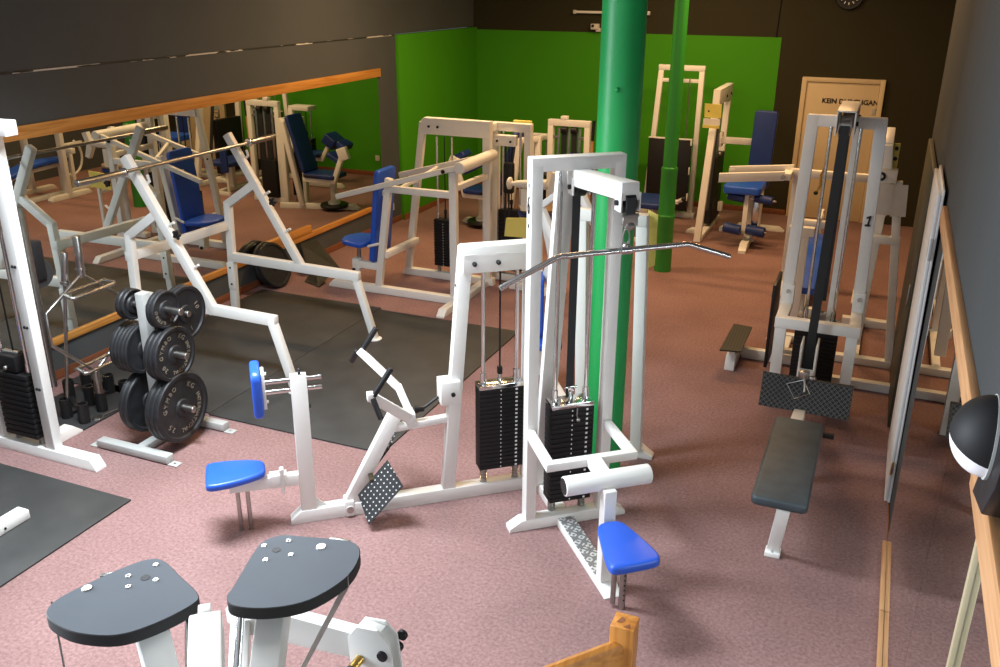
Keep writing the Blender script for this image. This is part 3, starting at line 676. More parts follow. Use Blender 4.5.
def peg_row(side, peg, items, start, names):
    y, z = PEG[peg]; x = -4.305 + side * start + (0.03 if side > 0 else 0)
    for (rad, th, let), lab in zip(items, names):
        plate(rad, th, lab, GP, (x + side * th / 2, y, z - 0.003), let); x += side * (th + 0.002)
LET25 = [('GYMBO', 0.66, 140, 15, 0.046), ('25', 0.66, 222, 15, 0.05), ('INTERNATIONAL', 0.66, 318, 9.6, 0.044), ('KG', 0.66, 52, 15, 0.05)]
LET20 = [('GYMBO', 0.66, 140, 17, 0.042), ('20', 0.66, 215, 15, 0.046), ('INTERNATIONAL', 0.66, 318, 10.5, 0.038), ('KG', 0.66, 52, 15, 0.046)]
LET10 = [('GYMBO', 0.68, 215, 19, 0.032), ('10', 0.68, 300, 15, 0.036)]
peg_row(1, 'low', [(0.245, 0.036, None), (0.245, 0.036, None), (0.245, 0.038, LET25)], 0.055,
        ['black disc low on the rack, innermost of its three on the camera side', 'black disc low on the rack, the middle one of three on the camera side', 'black disc with 25 and ring of raised letters, frontmost on the low peg'])
peg_row(1, 'mid', [(0.19, 0.034, None), (0.19, 0.034, None), (0.19, 0.036, LET20)], 0.058,
        ['medium black disc, innermost of three at mid height on the camera side', 'medium black disc, second of three at mid height on the camera side', 'medium black disc with raised letters, frontmost at mid height on the rack'])
peg_row(1, 'top', [(0.128, 0.030, None), (0.128, 0.032, LET10)], 0.075,
        ['small black disc on the top peg, behind the frontmost small disc', 'small black disc on the top camera side peg with bronze peg showing'])
peg_row(1, 'rear', [(0.195, 0.03, None), (0.195, 0.034, [('10', 0.60, 15, 16, 0.05), ('I', 0.62, 290, 15, 0.05)])], 0.045,
        ['black disc behind the small top discs, inner of the two', 'black disc with white 10 peeping from behind the small top discs'])
peg_row(-1, 'low', [(0.222, 0.036, None), (0.222, 0.036, None)], 0.09,
        ['large black disc low on the mirror side, next to the grey post', 'large black disc low on the mirror side, outer one of the pair'])
peg_row(-1, 'mid', [(0.175, 0.028, None) for _ in range(5)], 0.065,
        ['disc at mid height on the mirror side, touching the grey post', 'disc at mid height on the mirror side, second from the grey post', 'disc at mid height on the mirror side, middle one of five',
         'disc at mid height on the mirror side, second from the peg end', 'disc at mid height on the mirror side, nearest the peg end'])
peg_row(-1, 'top', [(0.105, 0.036, None), (0.105, 0.036, None)], 0.10,
        ['small thick disc on the top mirror side peg, next to the post', 'small thick disc on the top mirror side peg, at the peg end'])
# plates leaning on the wall below the mirror
for i, (x, lab) in enumerate(((-5.715, 'large black disc leaning on the wall under the mirror, the one against the wall'), (-5.665, 'large black disc leaning on the wall under the mirror, outermost, beyond the rack'))):
    plate(0.24, 0.045, lab, 'discs leaning under the mirror', (x, 7.36, 0.234), None, (0, R(-20), 0))
# tread plate leaning behind the rack
T = Thing('foot_platform', 'dark perforated metal foot platform lying bent behind the barbell rack', 'foot platform', (-5.4, 7.75, 0))
uv_plate([(-5.56, 7.77, 0.12), (-5.28, 8.05, 0.02), (-5.81, 8.36, 0.235), (-5.81, 8.05, 0.275)], 0.008, 'upper_plate', RIBBED, T)
uv_plate([(-5.47, 7.60, 0.010), (-5.22, 7.50, 0.010), (-5.22, 7.70, 0.09), (-5.45, 7.75, 0.12)], 0.008, 'lower_plate', RIBBED, T)
m = MB(); m.beam((-5.78, 8.15, 0.02), (-5.50, 8.12, 0.02), 0.04, 0.035); m.beam((-5.70, 8.2, 0.02), (-5.72, 8.2, 0.16), 0.03, 0.03); T.part('support', DARKEDGE, m)

# ================================================================== CABLE MACHINE, LEFT EDGE
T = Thing('cable_machine', 'white cable machine with black weight stack cut by the left picture edge', 'gym machine', (-4.910, 3.74, 0))
m = MB(); m.foot((-5.75, 3.745, 0), (-4.415, 3.745, 0), 0.09, 0.08, 0.05, 0.045, 0.2); T.part('base_beam', WHITE, m)
m = MB(); m.foot((-4.99, 3.745, 0), (-4.99, 4.10, 0), 0.09, 0.075, 0.0, 0.07, 0.2); T.part('side_foot', WHITE, m)
for x in (-4.810, -5.280):
    m = MB(); m.bx(x - 0.04, x + 0.04, 3.71, 3.78, 0.075, 2.17); m.mi = 1
    for z in (0.52, 0.95, 1.35):
        for dx in (-0.012, 0.012): m.sphere((x + dx, 3.709, z), 0.011, seg=8)
    T.part('upright', [WHITE, BLACK], m)
m = MB(); m.bx(-5.330, -4.650, 3.70, 3.79, 2.15, 2.24); T.part('top_beam', WHITE, m)
weight_stack(T, (1, 0), (0, 3.76), -5.185, -4.895, 0.13, 0.135, 0.60, 11, 2.15, top_mat=STACKM, cable=2.15, ticks=False, zfloor=0.08)
m = MB(); m.bx(-5.130, -4.970, 3.70, 3.82, 0.61, 0.72, 0.006); m.mi = 1; m.sphere((-5.050, 3.69, 0.64), 0.014); m.cyl((-5.120, 3.76, 0.72), (-4.980, 3.76, 0.72), 0.02, 12); T.part('stack_carriage', [STACKM, BRUSHED], m)
m = MB(); m.bx(-4.80, -4.772, 3.79, 3.83, 0.50, 1.70, 0.003); T.part('rear_channel', BRUSHED, m)
m = MB(); m.lathe([(0, 0), (0, 0.09), (0.012, 0.095), (0.02, 0.085), (0.028, 0.095), (0.04, 0.09), (0.04, 0)], (-4.88, 3.92, 1.24), (1, 0, 0), 30); T.part('pulley_wheel', RUBBER, m)
m = MB(); m.bx(-4.90, -4.82, 3.86, 3.95, 1.20, 1.46, 0.012); T.part('pulley_carriage', BLACK, m)

# ================================================================== BAR HOLDER WITH HEX BAR AND STRAIGHT BAR
T = Thing('bar_holder', 'black floor stand of short tubes holding bars on end', 'bar holder', (-5.25, 4.42, 0))
m = MB(); m.bx(-5.58, -4.95, 4.10, 4.78, 0.001, 0.012, 0.003); T.part('base_plate', RUBBER, m)
for (x, y) in ((-5.21, 4.21), (-5.03, 4.20), (-5.06, 4.395), (-5.22, 4.44), (-5.45, 4.46), (-5.25, 4.66), (-5.43, 4.61), (-5.05, 4.62)):
    m = MB(); m.lathe([(0.0, 0.04), (0.15, 0.04), (0.15, 0.031), (0.02, 0.031), (0.0, 0.031), (0, 0.04)], (x, y, 0.011), (0, 0, 1), 20); T.part('tube', BLACK, m)
for a, b in (((-5.43, 4.61), (-5.05, 4.395)), ((-5.45, 4.46), (-5.03, 4.20)), ((-5.25, 4.66), (-5.21, 4.21))):
    m = MB(); m.beam((*a, 0.03), (*b, 0.03), 0.04, 0.03); T.part('tie_bar', BLACK, m)
T = Thing('hex_bar', 'hexagonal steel trap bar standing upright in the black bar holder', 'trap bar', (-5.05, 4.40, 0.02))
X = -5.05
hexp = [(X, 4.405, 1.07), (X, 4.06, 0.885), (X, 4.06, 0.66), (X, 4.385, 0.335), (X, 4.74, 0.55), (X, 4.74, 0.80)]
m = MB(); m.tube(hexp, 0.0135, 12, True); T.part('hex_frame', BRUSHED, m)
m = MB(); m.cyl((X, 4.405, 1.05), (X, 4.415, 1.345), 0.027, 20, bev=0.004); m.cyl((X, 4.405, 1.10), (X, 4.406, 1.115), 0.036, 20); T.part('sleeve', BRUSHED, m)
m = MB(); m.cyl((X, 4.385, 0.345), (X - 0.01, 4.395, 0.02), 0.027, 20, bev=0.004); T.part('sleeve', BRUSHED, m)
for z, a, b in ((0.975, 4.215, 4.60), (0.415, 4.215, 4.58)):
    m = MB(); m.tube([(X, a + 0.02, z), (X + 0.09, a, z - 0.015), (X + 0.10, a + 0.02, z - 0.015), (X + 0.10, b - 0.02, z - 0.015), (X + 0.09, b, z - 0.012), (X, b - 0.02, z)], 0.014, 12); m.cyl((X, a, z), (X, b, z), 0.0135, 12); T.part('grip', BRUSHED, m)
T = Thing('short_bar', 'short straight steel bar standing on end left of the trap bar', 'bar', (-5.21, 4.26, 0.02))
m = MB(); m.cyl((-5.21, 4.212, 0.02), (-5.12, 4.315, 1.03), 0.0125, 14); T.part('shaft', BRUSHED, m)
m = MB(); m.cyl((-5.12, 4.315, 1.02), (-5.10, 4.338, 1.24), 0.024, 18, bev=0.004); m.cyl((-5.12, 4.315, 1.015), (-5.118, 4.317, 1.035), 0.032, 18); T.part('sleeve', BRUSHED, m)
# small bits on the holder and floor
m = MB(); m.lathe([(0, 0), (0, 0.04), (0.012, 0.036), (0.012, 0)], (-4.99, 4.28, 0.013), (0, 0, 1), 24); m.cyl((-4.99, 4.28, 0.018), (-4.96, 4.44, 0.02), 0.006, 8); single('spring_clip', 'small pale metal clip lying on the bar holder plate', 'clip', BRUSHED, m, (-4.99, 4.28, 0.012))

# ================================================================== BENCH CUT BY THE LEFT EDGE
T = Thing('flat_bench', 'white bench foot reaching onto the mat at the left picture edge', 'bench', (-5.0, 2.9, 0))
m = MB(); m.beam((-4.385, 2.20, 0.045), (-4.385, 3.13, 0.045), 0.09, 0.06); m.mi = 1; m.cyl((-4.341, 2.96, 0.045), (-4.337, 2.96, 0.045), 0.008, 10); T.part('foot_beam', [WHITE, BLACK], m)
m = MB(); m.beam((-4.40, 2.45, 0.045), (-5.05, 2.45, 0.045), 0.06, 0.055); m.beam((-5.05, 2.45, 0.02), (-5.05, 2.45, 0.40), 0.06, 0.06); T.part('post', WHITE, m)
m = MB(); m.prism([(-5.2 + b, 2.45 + a, 0.40) for a, b in rounded_rect(0.28, 0.8, 0.05)], (0, 0, 0.06), 0.015, 3); T.part('pad', BLUE, m)
# ================================================================== MID-LEFT DIP MACHINE
T = Thing('dip_press_machine', 'white press machine with upright blue backrest and cream roller beyond the barbell rack', 'gym machine', (-4.2, 7.9, 0))
Y1, Y2 = 7.63, 8.32
s = (0, 1, 0)
m = MB(); m.foot((-5.16, Y1, 0), (-3.66, Y1, 0), 0.075, 0.075, 0.05, 0); T.part('base_beam', WHITE, m)
m = MB(); m.foot((-3.66, 7.20, 0), (-3.66, 8.28, 0), 0.085, 0.07, 0.06, 0.06, 0.2); T.part('cross_foot', WHITE, m)
m = MB(); m.foot((-4.66, Y2, 0), (-3.58, Y2, 0), 0.075, 0.075, 0.03, 0); T.part('tower_base', WHITE, m)
m = MB(); m.beam((-4.575, Y1, 0.05), (-4.405, Y1, 1.20), 0.065, 0.07, s); T.part('front_post', WHITE, m)
m = MB(); m.bx(-3.745, -3.67, Y1 - 0.034, Y1 + 0.034, 0.06, 1.34); T.part('front_post', WHITE, m)
m = MB(); m.beam((-4.42, Y1, 1.095), (-3.70, Y1, 1.095), 0.06, 0.07, s); T.part('front_rail', WHITE, m)
m = MB(); m.beam((-3.70, Y1, 1.16), (-3.66, Y2, 1.16), 0.06, 0.06); T.part('link_beam', WHITE, m)
m = MB(); m.beam((-4.49, Y1, 0.41), (-4.49, Y2, 0.39), 0.06, 0.07); T.part('link_beam', WHITE, m)
m = MB(); m.beam((-4.60, Y2, 0.05), (-4.375, Y2, 1.66), 0.065, 0.07, s); T.part('tower_post', WHITE, m)
m = MB(); m.bx(-3.70, -3.615, Y2 - 0.034, Y2 + 0.034, 0.06, 1.55); T.part('tower_post', WHITE, m)
m = MB(); m.prism([(-4.395, Y2 - 0.045, 1.54), (-3.615, Y2 - 0.045, 1.54), (-3.615, Y2 - 0.045, 1.705), (-4.35, Y2 - 0.045, 1.705), (-4.375, Y2 - 0.045, 1.685)], (0, 0.09, 0), 0.006); T.part('top_beam', WHITE, m)
for x in (-4.29, -4.19):
    m = MB(); m.cyl((x, Y2 - 0.056, 1.62), (x, Y2 - 0.044, 1.62), 0.013, 12); T.part('bolt', BLACK, m)
m = MB(); m.bx(-4.54, -4.47, Y2 - 0.06, Y2 - 0.03, 1.02, 1.12, 0.004); m.mi = 1; m.cyl((-4.505, Y2 - 0.066, 1.07), (-4.505, Y2 - 0.058, 1.07), 0.012, 10); T.part('side_bracket', [WHITE, BLACK], m)
m = MB(); m.beam((-4.99, Y1 - 0.055, 0.975), (-3.60, Y1 - 0.055, 1.385), 0.045, 0.055, s); T.part('lever_arm', WHITE, m)
m = MB(); m.beam((-4.56, 8.11, 1.13), (-3.62, 8.11, 1.385), 0.045, 0.06, s); m.beam((-4.30, Y1 - 0.03, 1.10), (-4.10, 8.11, 1.25), 0.04, 0.04); T.part('lever_arm', WHITE, m)
m = MB(); m.cyl((-3.60, 7.53, 1.378), (-3.60, 8.33, 1.378), 0.055, 28, bev=0.006); T.part('roller', WHITE, m)
m = MB(); m.sphere((-3.775, Y1 - 0.085, 1.33), 0.02); T.part('locking_knob', BLACK, m)
# backrest, seat
rot = Matrix.Rotation(R(6.5), 3, 'Y')
m = MB(); P0 = Vector((-4.615, 7.78, 0.79))
out = [P0 + rot @ Vector((0, a, b)) for a, b in rounded_rect(0.36, 0.96, 0.05)]
m.prism(out, rot @ Vector((0.055, 0, 0)), 0.014, 3); T.part('backrest', BLUE, m)
m = MB(); m.bx(-4.62, -4.53, 7.70, 7.76, 0.55, 0.60, 0.004); m.bx(-4.60, -4.45, 7.70, 7.76, 1.0, 1.05, 0.004); T.part('backrest_bracket', WHITE, m)
out = [(-4.70, 7.56), (-4.70, 7.93), (-4.85, 7.95), (-4.97, 7.90), (-5.03, 7.75), (-4.97, 7.60), (-4.85, 7.55)]
m = MB(); m.prism([(p.x, p.y, 0.475) for p in smooth_poly([(a, b, 0) for a, b in out], 4)], (0, 0, 0.05), 0.015, 3); T.part('seat', BLUE, m)
m = MB(); m.cyl((-4.83, Y1 + 0.06, 0.28), (-4.83, Y1 + 0.06, 0.47), 0.02, 16); T.part('seat_tube', BRUSHED, m)
m = MB(); m.beam((-4.87, Y1 + 0.03, 0.27), (-4.56, Y1 + 0.03, 0.27), 0.06, 0.075, s); m.bx(-4.88, -4.80, Y1 - 0.01, Y1 + 0.08, 0.20, 0.33, 0.004); m.mi = 1; m.sphere((-4.85, Y1 - 0.03, 0.22), 0.018); T.part('seat_arm', [WHITE, BLACK], m)
m = MB(); m.cyl((-4.66, Y1 - 0.035, 0.49), (-4.53, Y1 - 0.035, 0.53), 0.014, 12); T.part('side_peg', WHITE, m)
weight_stack(T, (1, 0), (0, Y2 + 0.01), -4.26, -4.03, 0.12, 0.15, 0.66, 16, 1.52, cable=1.52, zfloor=0.075, top_mat=STACKM)

# ================================================================== TOWER BEHIND IT
T = Thing('pulley_tower', 'cream pulley tower joined behind the right end of the white press machine', 'gym machine', (-3.43, 8.55, 0))
Y3 = 8.55
for x in (-3.665, -3.305):
    m = MB(); m.bx(x - 0.035, x + 0.035, Y3 - 0.04, Y3 + 0.04, 0.0, 1.60); T.part('post', WHITE, m)
m = MB(); m.bx(-3.70, -3.27, Y3 - 0.045, Y3 + 0.045, 1.585, 1.67); T.part('top_beam', WHITE, m)
m = MB(); m.beam((-3.66, 8.36, 1.63), (-3.66, 8.52, 1.63), 0.06, 0.08); T.part('link_beam', WHITE, m)
m = MB(); m.bx(-3.63, -3.40, Y3 - 0.13, Y3 - 0.05, 1.45, 1.56, 0.006); m.mi = 1
for x in (-3.595, -3.45): m.cyl((x, Y3 - 0.14, 1.50), (x, Y3 - 0.128, 1.50), 0.012, 10)
T.part('pulley_cover', [WHITE, BLACK], m)
m = MB(); m.bx(-3.50, -3.30, Y3 + 0.05, Y3 + 0.09, 1.62, 1.69, 0.004); T.part('name_card', YELLOW, m)
m = MB(); m.bx(-3.70, -3.27, Y3 - 0.04, Y3 + 0.04, 0.0, 0.075); T.part('base_beam', WHITE, m)
m = MB(); m.bx(-3.51, -3.40, Y3 - 0.19, Y3 - 0.11, 0.98, 1.30, 0.035); T.part('pulley_block', BLACK, m)
weight_stack(T, (1, 0), (0, Y3 + 0.0), -3.61, -3.36, 0.12, 0.12, 0.78, 16, 1.58, cable=1.5, zfloor=0.07, top_mat=STACKM, ticks=False)
for x in (-3.53, -3.49): 
    m = MB(); m.box((x, Y3 - 0.06, 1.0), (0.02, 0.004, 0.9), None, 0); T.part('belt', BELT, m)

# ================================================================== ROTARY MACHINE
T = Thing('rotary_torso_machine', 'machine with round wooden seat disc and cream mushroom handle, seen through the lat tower', 'gym machine', (-3.1, 8.25, 0))
cx, cy = -3.09, 8.32
m = MB(); m.lathe([(0, 0), (0, 0.20), (0.012, 0.21), (0.03, 0.21), (0.035, 0.205), (0.035, 0)], (cx, cy, 0.865), (0, 0, 1), 40); T.part('seat_disc', DISCWOOD, m)
m = MB(); m.lathe([(0, 0), (0, 0.17), (0.01, 0.20), (0.05, 0.215), (0.075, 0.20), (0.075, 0)], (cx, cy, 0.785), (0, 0, 1), 40); T.part('seat_ring', NAVY, m)
m = MB(); m.cyl((cx, cy, 0.05), (cx, cy, 0.79), 0.05, 20); m.cyl((cx, cy, 0.0), (cx, cy, 0.05), 0.16, 28, 0.12); T.part('column', WHITE, m)
m = MB(); m.bx(cx - 0.30, cx + 0.30, cy - 0.05, cy + 0.05, 0.0, 0.06); T.part('base_beam', WHITE, m)
m = MB(); m.bx(-2.98, -2.91, cy + 0.06, cy + 0.13, 0.0, 1.32); T.part('rear_post', WHITE, m)
m = MB(); m.bx(-3.19, -3.12, 8.05, 8.13, 0.90, 1.12, 0.006); T.part('handle_post', WHITE, m)
m = MB(); m.cyl((-3.25, 8.1, 1.155), (-2.93, 8.1, 1.175), 0.035, 20, 0.05); m.cyl((-3.31, 8.1, 1.153), (-3.23, 8.1, 1.155), 0.022, 14); T.part('handle', WHITE, m)
m = MB(); m.lathe([(0, 0), (0.0, 0.04), (0.012, 0.06), (0.03, 0.06), (0.045, 0.035), (0.045, 0)], (-3.30, 8.1, 1.155), (-1, 0, 0), 28); T.part('handle_cap', WHITE, m)
m = MB(); m.prism([(-2.93, 8.08, 1.10), (-2.86, 8.08, 0.98), (-2.80, 8.08, 1.0), (-2.85, 8.08, 1.14), (-2.80, 8.08, 1.28), (-2.88, 8.08, 1.30)], (0, 0.06, 0), 0.005); T.part('pad_bracket', WHITE, m)
m = MB(); m.prism([(-3.305, 7.93, 0.665), (-2.98, 7.93, 0.675), (-2.985, 7.925, 0.87), (-3.11, 7.915, 0.87), (-3.285, 7.925, 0.85)], (0, 0.012, 0)); T.part('instruction_card', YELLOW, m)
m = MB(); m.bx(-3.10, -3.06, 7.94, 8.3, 0.60, 0.64, 0.004); m.bx(-3.10, -3.06, 7.94, 7.97, 0.0, 0.70, 0.004); T.part('card_holder', WHITE, m)

# ================================================================== LEG MACHINE (seen mostly in the mirror)
T = Thing('leg_extension_machine', 'white leg machine with dark blue seat and black floor disc, near the green end wall', 'gym machine', (-4.6, 10.4, 0))
m = MB(); m.foot((-3.95, 10.3, 0), (-5.02, 10.65, 0), 0.075, 0.075, 0.0, 0.06); T.part('base_beam', WHITE, m)
m = MB(); m.beam((-4.28, 10.36, 0.05), (-4.09, 10.30, 1.21), 0.065, 0.07, s); T.part('rear_post', WHITE, m)
m = MB(); m.beam((-4.10, 10.3, 1.19), (-3.93, 10.5, 1.19), 0.06, 0.07); m.bx(-3.965, -3.895, 10.47, 10.54, 0.0, 1.22); T.part('top_beam', WHITE, m)
rot = Matrix.Rotation(R(17), 3, 'Y')
out = [Vector((-4.24, 10.45, 0.90)) + rot @ Vector((0, a, b)) for a, b in rounded_rect(0.34, 0.80, 0.05)]
m = MB(); m.prism(out, rot @ Vector((-0.06, 0, 0)), 0.015, 3); T.part('backrest', NAVY, m)
m = MB(); m.prism([(-4.62 + b, 10.45 + a, 0.47) for a, b in rounded_rect(0.38, 0.52, 0.07)], (0, 0, 0.06), 0.016, 3); T.part('seat', NAVY, m)
m = MB(); m.beam((-4.36, 10.3, 0.44), (-4.86, 10.32, 0.44), 0.05, 0.06, s); m.beam((-4.84, 10.32, 0.42), (-4.98, 10.34, 0.78), 0.06, 0.07, s); m.box((-5.01, 10.34, 0.83), (0.15, 0.07, 0.17), Matrix.Rotation(R(20), 3, 'Y'), 0.01); T.part('leg_frame', WHITE, m)
rot = Matrix.Rotation(R(-28), 3, 'Y')
out = [Vector((-4.93, 10.48, 0.89)) + rot @ Vector((b, a, 0)) for a, b in rounded_rect(0.24, 0.14, 0.03)]
m = MB(); m.prism(out, rot @ Vector((0, 0, 0.08)), 0.015, 3); T.part('shin_pad', NAVY, m)
rot = Matrix.Rotation(R(-28), 3, 'Y')
out = [Vector((-4.80, 10.48, 0.73)) + rot @ Vector((b, a, 0)) for a, b in rounded_rect(0.26, 0.20, 0.03)]
m = MB(); m.prism(out, rot @ Vector((0, 0, 0.06)), 0.015, 3); T.part('calf_pad', NAVY, m)
m = MB(); m.cyl((-4.70, 10.52, 0.10), (-4.70, 10.52, 0.44), 0.048, 20); m.lathe([(0, 0), (0, 0.085), (0.03, 0.085), (0.055, 0.05), (0.055, 0)], (-4.70, 10.52, 0.085), (0, 0, 1), 28); T.part('swivel_column', WHITE, m)
m = MB(); m.lathe([(0, 0), (0, 0.19), (0.02, 0.20), (0.04, 0.19), (0.04, 0)], (-4.70, 10.52, 0.045), (0, 0, 1), 40); T.part('floor_disc', BLACK, m)
m = MB(); m.cyl((-4.40, 10.27, 0.50), (-4.62, 10.27, 0.50), 0.016, 14); T.part('side_handle', BLACK, m)
weight_stack(T, (1, 0), (0, 10.75), -4.055, -3.90, 0.12, 0.1, 0.7, 14, 1.17, cable=1.17, zfloor=0.0, top_mat=STACKM, ticks=False)
m = MB(); m.bx(-4.12, -3.895, 10.70, 10.78, 1.15, 1.22); m.beam((-3.93, 10.5, 1.19), (-3.93, 10.75, 1.19), 0.06, 0.06); T.part('rear_beam', WHITE, m)
m = MB(); m.bx(-4.12, -4.06, 10.70, 10.78, 0.0, 1.18); T.part('stack_post', WHITE, m)

# second dark seat machine beside it, along the back wall
T = Thing('calf_seat_machine', 'small machine with a dark footrest pad by the back green wall, showing in the mirror', 'gym machine', (-3.63, 11.7, 0))
m = MB(); m.foot((-3.18, 11.75, 0), (-4.08, 11.75, 0), 0.07, 0.07, 0.0, 0.05); T.part('base_beam', WHITE, m)
m = MB(); m.bx(-3.25, -3.17, 11.71, 11.79, 0.0, 1.17); T.part('post', WHITE, m)
m = MB(); m.beam((-3.23, 11.75, 0.42), (-3.73, 11.75, 0.42), 0.05, 0.06, s); m.beam((-3.71, 11.75, 0.42), (-3.87, 11.75, 0.68), 0.05, 0.06, s); T.part('arm', WHITE, m)
m = MB(); m.prism([(-3.51 + b, 11.75 + a, 0.47) for a, b in rounded_rect(0.34, 0.42, 0.06)], (0, 0, 0.06), 0.015, 3); T.part('seat', NAVY, m)
rot = Matrix.Rotation(R(-35), 3, 'Y'); out = [Vector((-3.89, 11.75, 0.66)) + rot @ Vector((b, a, 0)) for a, b in rounded_rect(0.30, 0.22, 0.03)]
m = MB(); m.prism(out, rot @ Vector((0, 0, 0.16)), 0.02, 3); T.part('foot_pad', NAVY, m)
weight_stack(T, (1, 0), (0, 11.9), -3.48, -3.25, 0.12, 0.05, 0.7, 12, 1.15, cable=1.15, zfloor=0.0, top_mat=STACKM, ticks=False)
m = MB(); m.bx(-3.53, -3.17, 11.72, 11.95, 1.14, 1.21); T.part('top_beam', WHITE, m)

# ================================================================== SMALL TOWER LEFT OF THE PILLAR
T = Thing('twin_belt_tower', 'small cream tower with two black belts against green wall, left of the thick pillar', 'gym machine', (-3.53, 10.6, 0))
Y4 = 10.6
for x in (-3.80, -3.33):
    m = MB(); m.bx(x - 0.035, x + 0.035, Y4 - 0.035, Y4 + 0.035, 0, 1.40); T.part('post', WHITE, m)
m = MB(); m.bx(-3.835, -3.295, Y4 - 0.038, Y4 + 0.038, 1.355, 1.43); T.part('top_beam', WHITE, m)
m = MB(); m.bx(-3.835, -3.295, Y4 - 0.038, Y4 + 0.038, 0.0, 0.07); T.part('base_beam', WHITE, m)
for x0, x1 in ((-3.77, -3.70), (-3.43, -3.36)):
    m = MB(); m.bx(x0, x1, Y4 - 0.02, Y4 + 0.02, 1.20, 1.235, 0.003); T.part('cross_rail', BRUSHED, m)
for x in (-3.63, -3.50):
    m = MB(); m.box((x, Y4, 0.95), (0.07, 0.006, 0.70), None, 0); T.part('belt', BELT, m)
    m = MB(); m.cyl((x - 0.035, Y4, 1.31), (x + 0.035, Y4, 1.31), 0.045, 20); T.part('pulley_wheel', BLACK, m)
for x in (-3.565, -3.70, -3.43):
    m = MB(); m.bx(x - 0.016, x + 0.016, Y4 - 0.012, Y4 + 0.012, 0.6, 1.33, 0.003); T.part('guide_rod', BRUSHED, m)
m = MB(); m.bx(-3.670, -3.590, Y4 - 0.04, Y4 + 0.05, 1.43, 1.475, 0.006); T.part('top_plate', WHITE, m)
m = MB(); m.bx(-3.750, -3.490, Y4 - 0.08, Y4 + 0.08, 0.07, 0.62, 0.01); T.part('weight_stack', STACKM, m)
m = MB(); m.cyl((-3.290, Y4, 0.0), (-3.265, Y4, 1.22), 0.016, 12); T.part('side_stick', PALEPINE, m)
m = MB(); m.cyl((-3.266, Y4, 1.20), (-3.255, Y4, 1.44), 0.02, 12); T.part('stick_grip', BLACK, m)

# ================================================================== MACHINE BEHIND THE PILLAR
T = Thing('chest_press_machine', 'white machine with narrow blue backrest standing behind the lat tower and pillar', 'gym machine', (-1.6, 5.6, 0))
Y5 = 5.32
m = MB(); m.foot((-1.80, Y5, 0), (-1.13, Y5 + 0.03, 0), 0.085, 0.075, 0.05, 0.08, 0.25); T.part('base_beam', WHITE, m)
for x0 in (-1.68, -1.29):
    m = MB(); m.beam((x0 + 0.05, Y5, 0.06), (x0 - 0.005, Y5, 1.67), 0.07, 0.075, s); T.part('post', WHITE, m)
m = MB(); m.bx(-1.725, -1.26, Y5 - 0.04, Y5 + 0.04, 1.60, 1.675); T.part('top_beam', WHITE, m)
m = MB(); m.prism([(-1.28, Y5 + 0.055, 1.30), (-1.215, Y5 + 0.055, 1.34), (-1.215, Y5 + 0.055, 1.66), (-1.28, Y5 + 0.055, 1.69)], (0, 0.012, 0)); T.part('instruction_card', YELLOW, m)
m = MB(); m.foot((-1.62, Y5 + 0.03, 0), (-2.28, 6.35, 0), 0.08, 0.07, 0, 0.05); T.part('spine_beam', WHITE, m)
m = MB(); m.beam((-2.25, 6.22, 0.06), (-2.27, 6.14, 0.95), 0.05, 0.05); m.mi = 1; m.sphere((-2.20, 6.15, 0.33), 0.02); T.part('seat_post', [WHITE, BLACK], m)
Rz = Matrix.Rotation(R(-70), 3, 'Z'); P0 = Vector((-2.25, 6.06, 0.72)); 
out = [P0 + Rz @ Vector((a, 0, b)) for a, b in rounded_rect(0.28, 0.46, 0.05)]
m = MB(); m.prism(out, Rz @ Vector((0, 0.05, 0)), 0.014, 3); T.part('backrest', BLUE, m)
out = [Vector((-2.17, 5.97, 0.42)) + Rz @ Vector((a, b, 0)) for a, b in rounded_rect(0.26, 0.30, 0.05)]
m = MB(); m.prism(out, (0, 0, 0.05), 0.014, 3); T.part('seat', BLUE, m)
m = MB(); m.beam((-2.20, 6.10, 0.90), (-2.13, 6.05, 1.10), 0.05, 0.06); m.beam((-2.22, 5.98, 1.50), (-2.02, 5.88, 1.20), 0.05, 0.06); m.beam((-2.21, 6.0, 1.48), (-2.13, 6.05, 1.05), 0.045, 0.05); T.part('lever_arm', WHITE, m)
m = MB(); m.beam((-1.96, 5.95, 1.72), (-1.74, 5.80, 1.45), 0.05, 0.06); m.beam((-1.76, 5.8, 1.47), (-1.66, 5.34, 1.62), 0.05, 0.05); m.beam((-1.95, 5.94, 1.70), (-2.2, 5.97, 1.50), 0.045, 0.05); T.part('lever_arm', WHITE, m)
# ================================================================== LOW ROW, NUMBER 1
T = Thing('low_row_machine', 'white cable row machine marked 1 with dark grey bench and tread plate footrest', 'gym machine', (-0.26, 6.3, 0))
X0, X1 = -0.525, 0.015
for a, b in (((-0.492, 6.93, 2.09), (-0.518, 6.90, 0.66)), ((-0.035, 6.93, 2.085), (0.004, 6.90, 0.66))):
    m = MB(); m.beam(a, b, 0.085, 0.06, (1, 0, 0), ext=0.03); T.part('upper_post', WHITE, m)
m = MB(); m.beam((-0.53, 6.93, 2.085), (0.005, 6.93, 2.085), 0.06, 0.085, (0, 1, 0)); T.part('top_beam', WHITE, m)
for x in (-0.505, 0.003):
    m = MB(); m.bx(x - 0.042, x + 0.042, 6.52, 6.93, 0.645, 0.715); m.bx(x - 0.044, x + 0.044, 6.855, 6.935, 0.66, 0.86, 0.004); m.mi = 1; m.cyl((x, 6.84, 0.81), (x, 6.858, 0.81), 0.015, 12); T.part('shelf_arm', [WHITE, STEEL_GREY], m)
m = MB(); m.bx(-0.545, 0.045, 6.48, 6.55, 0.64, 0.718); T.part('shelf_front', WHITE, m)
for x in (-0.50, -0.005):
    m = MB(); m.bx(x - 0.04, x + 0.04, 6.49, 6.56, 0.0, 0.65); T.part('lower_leg', WHITE, m)
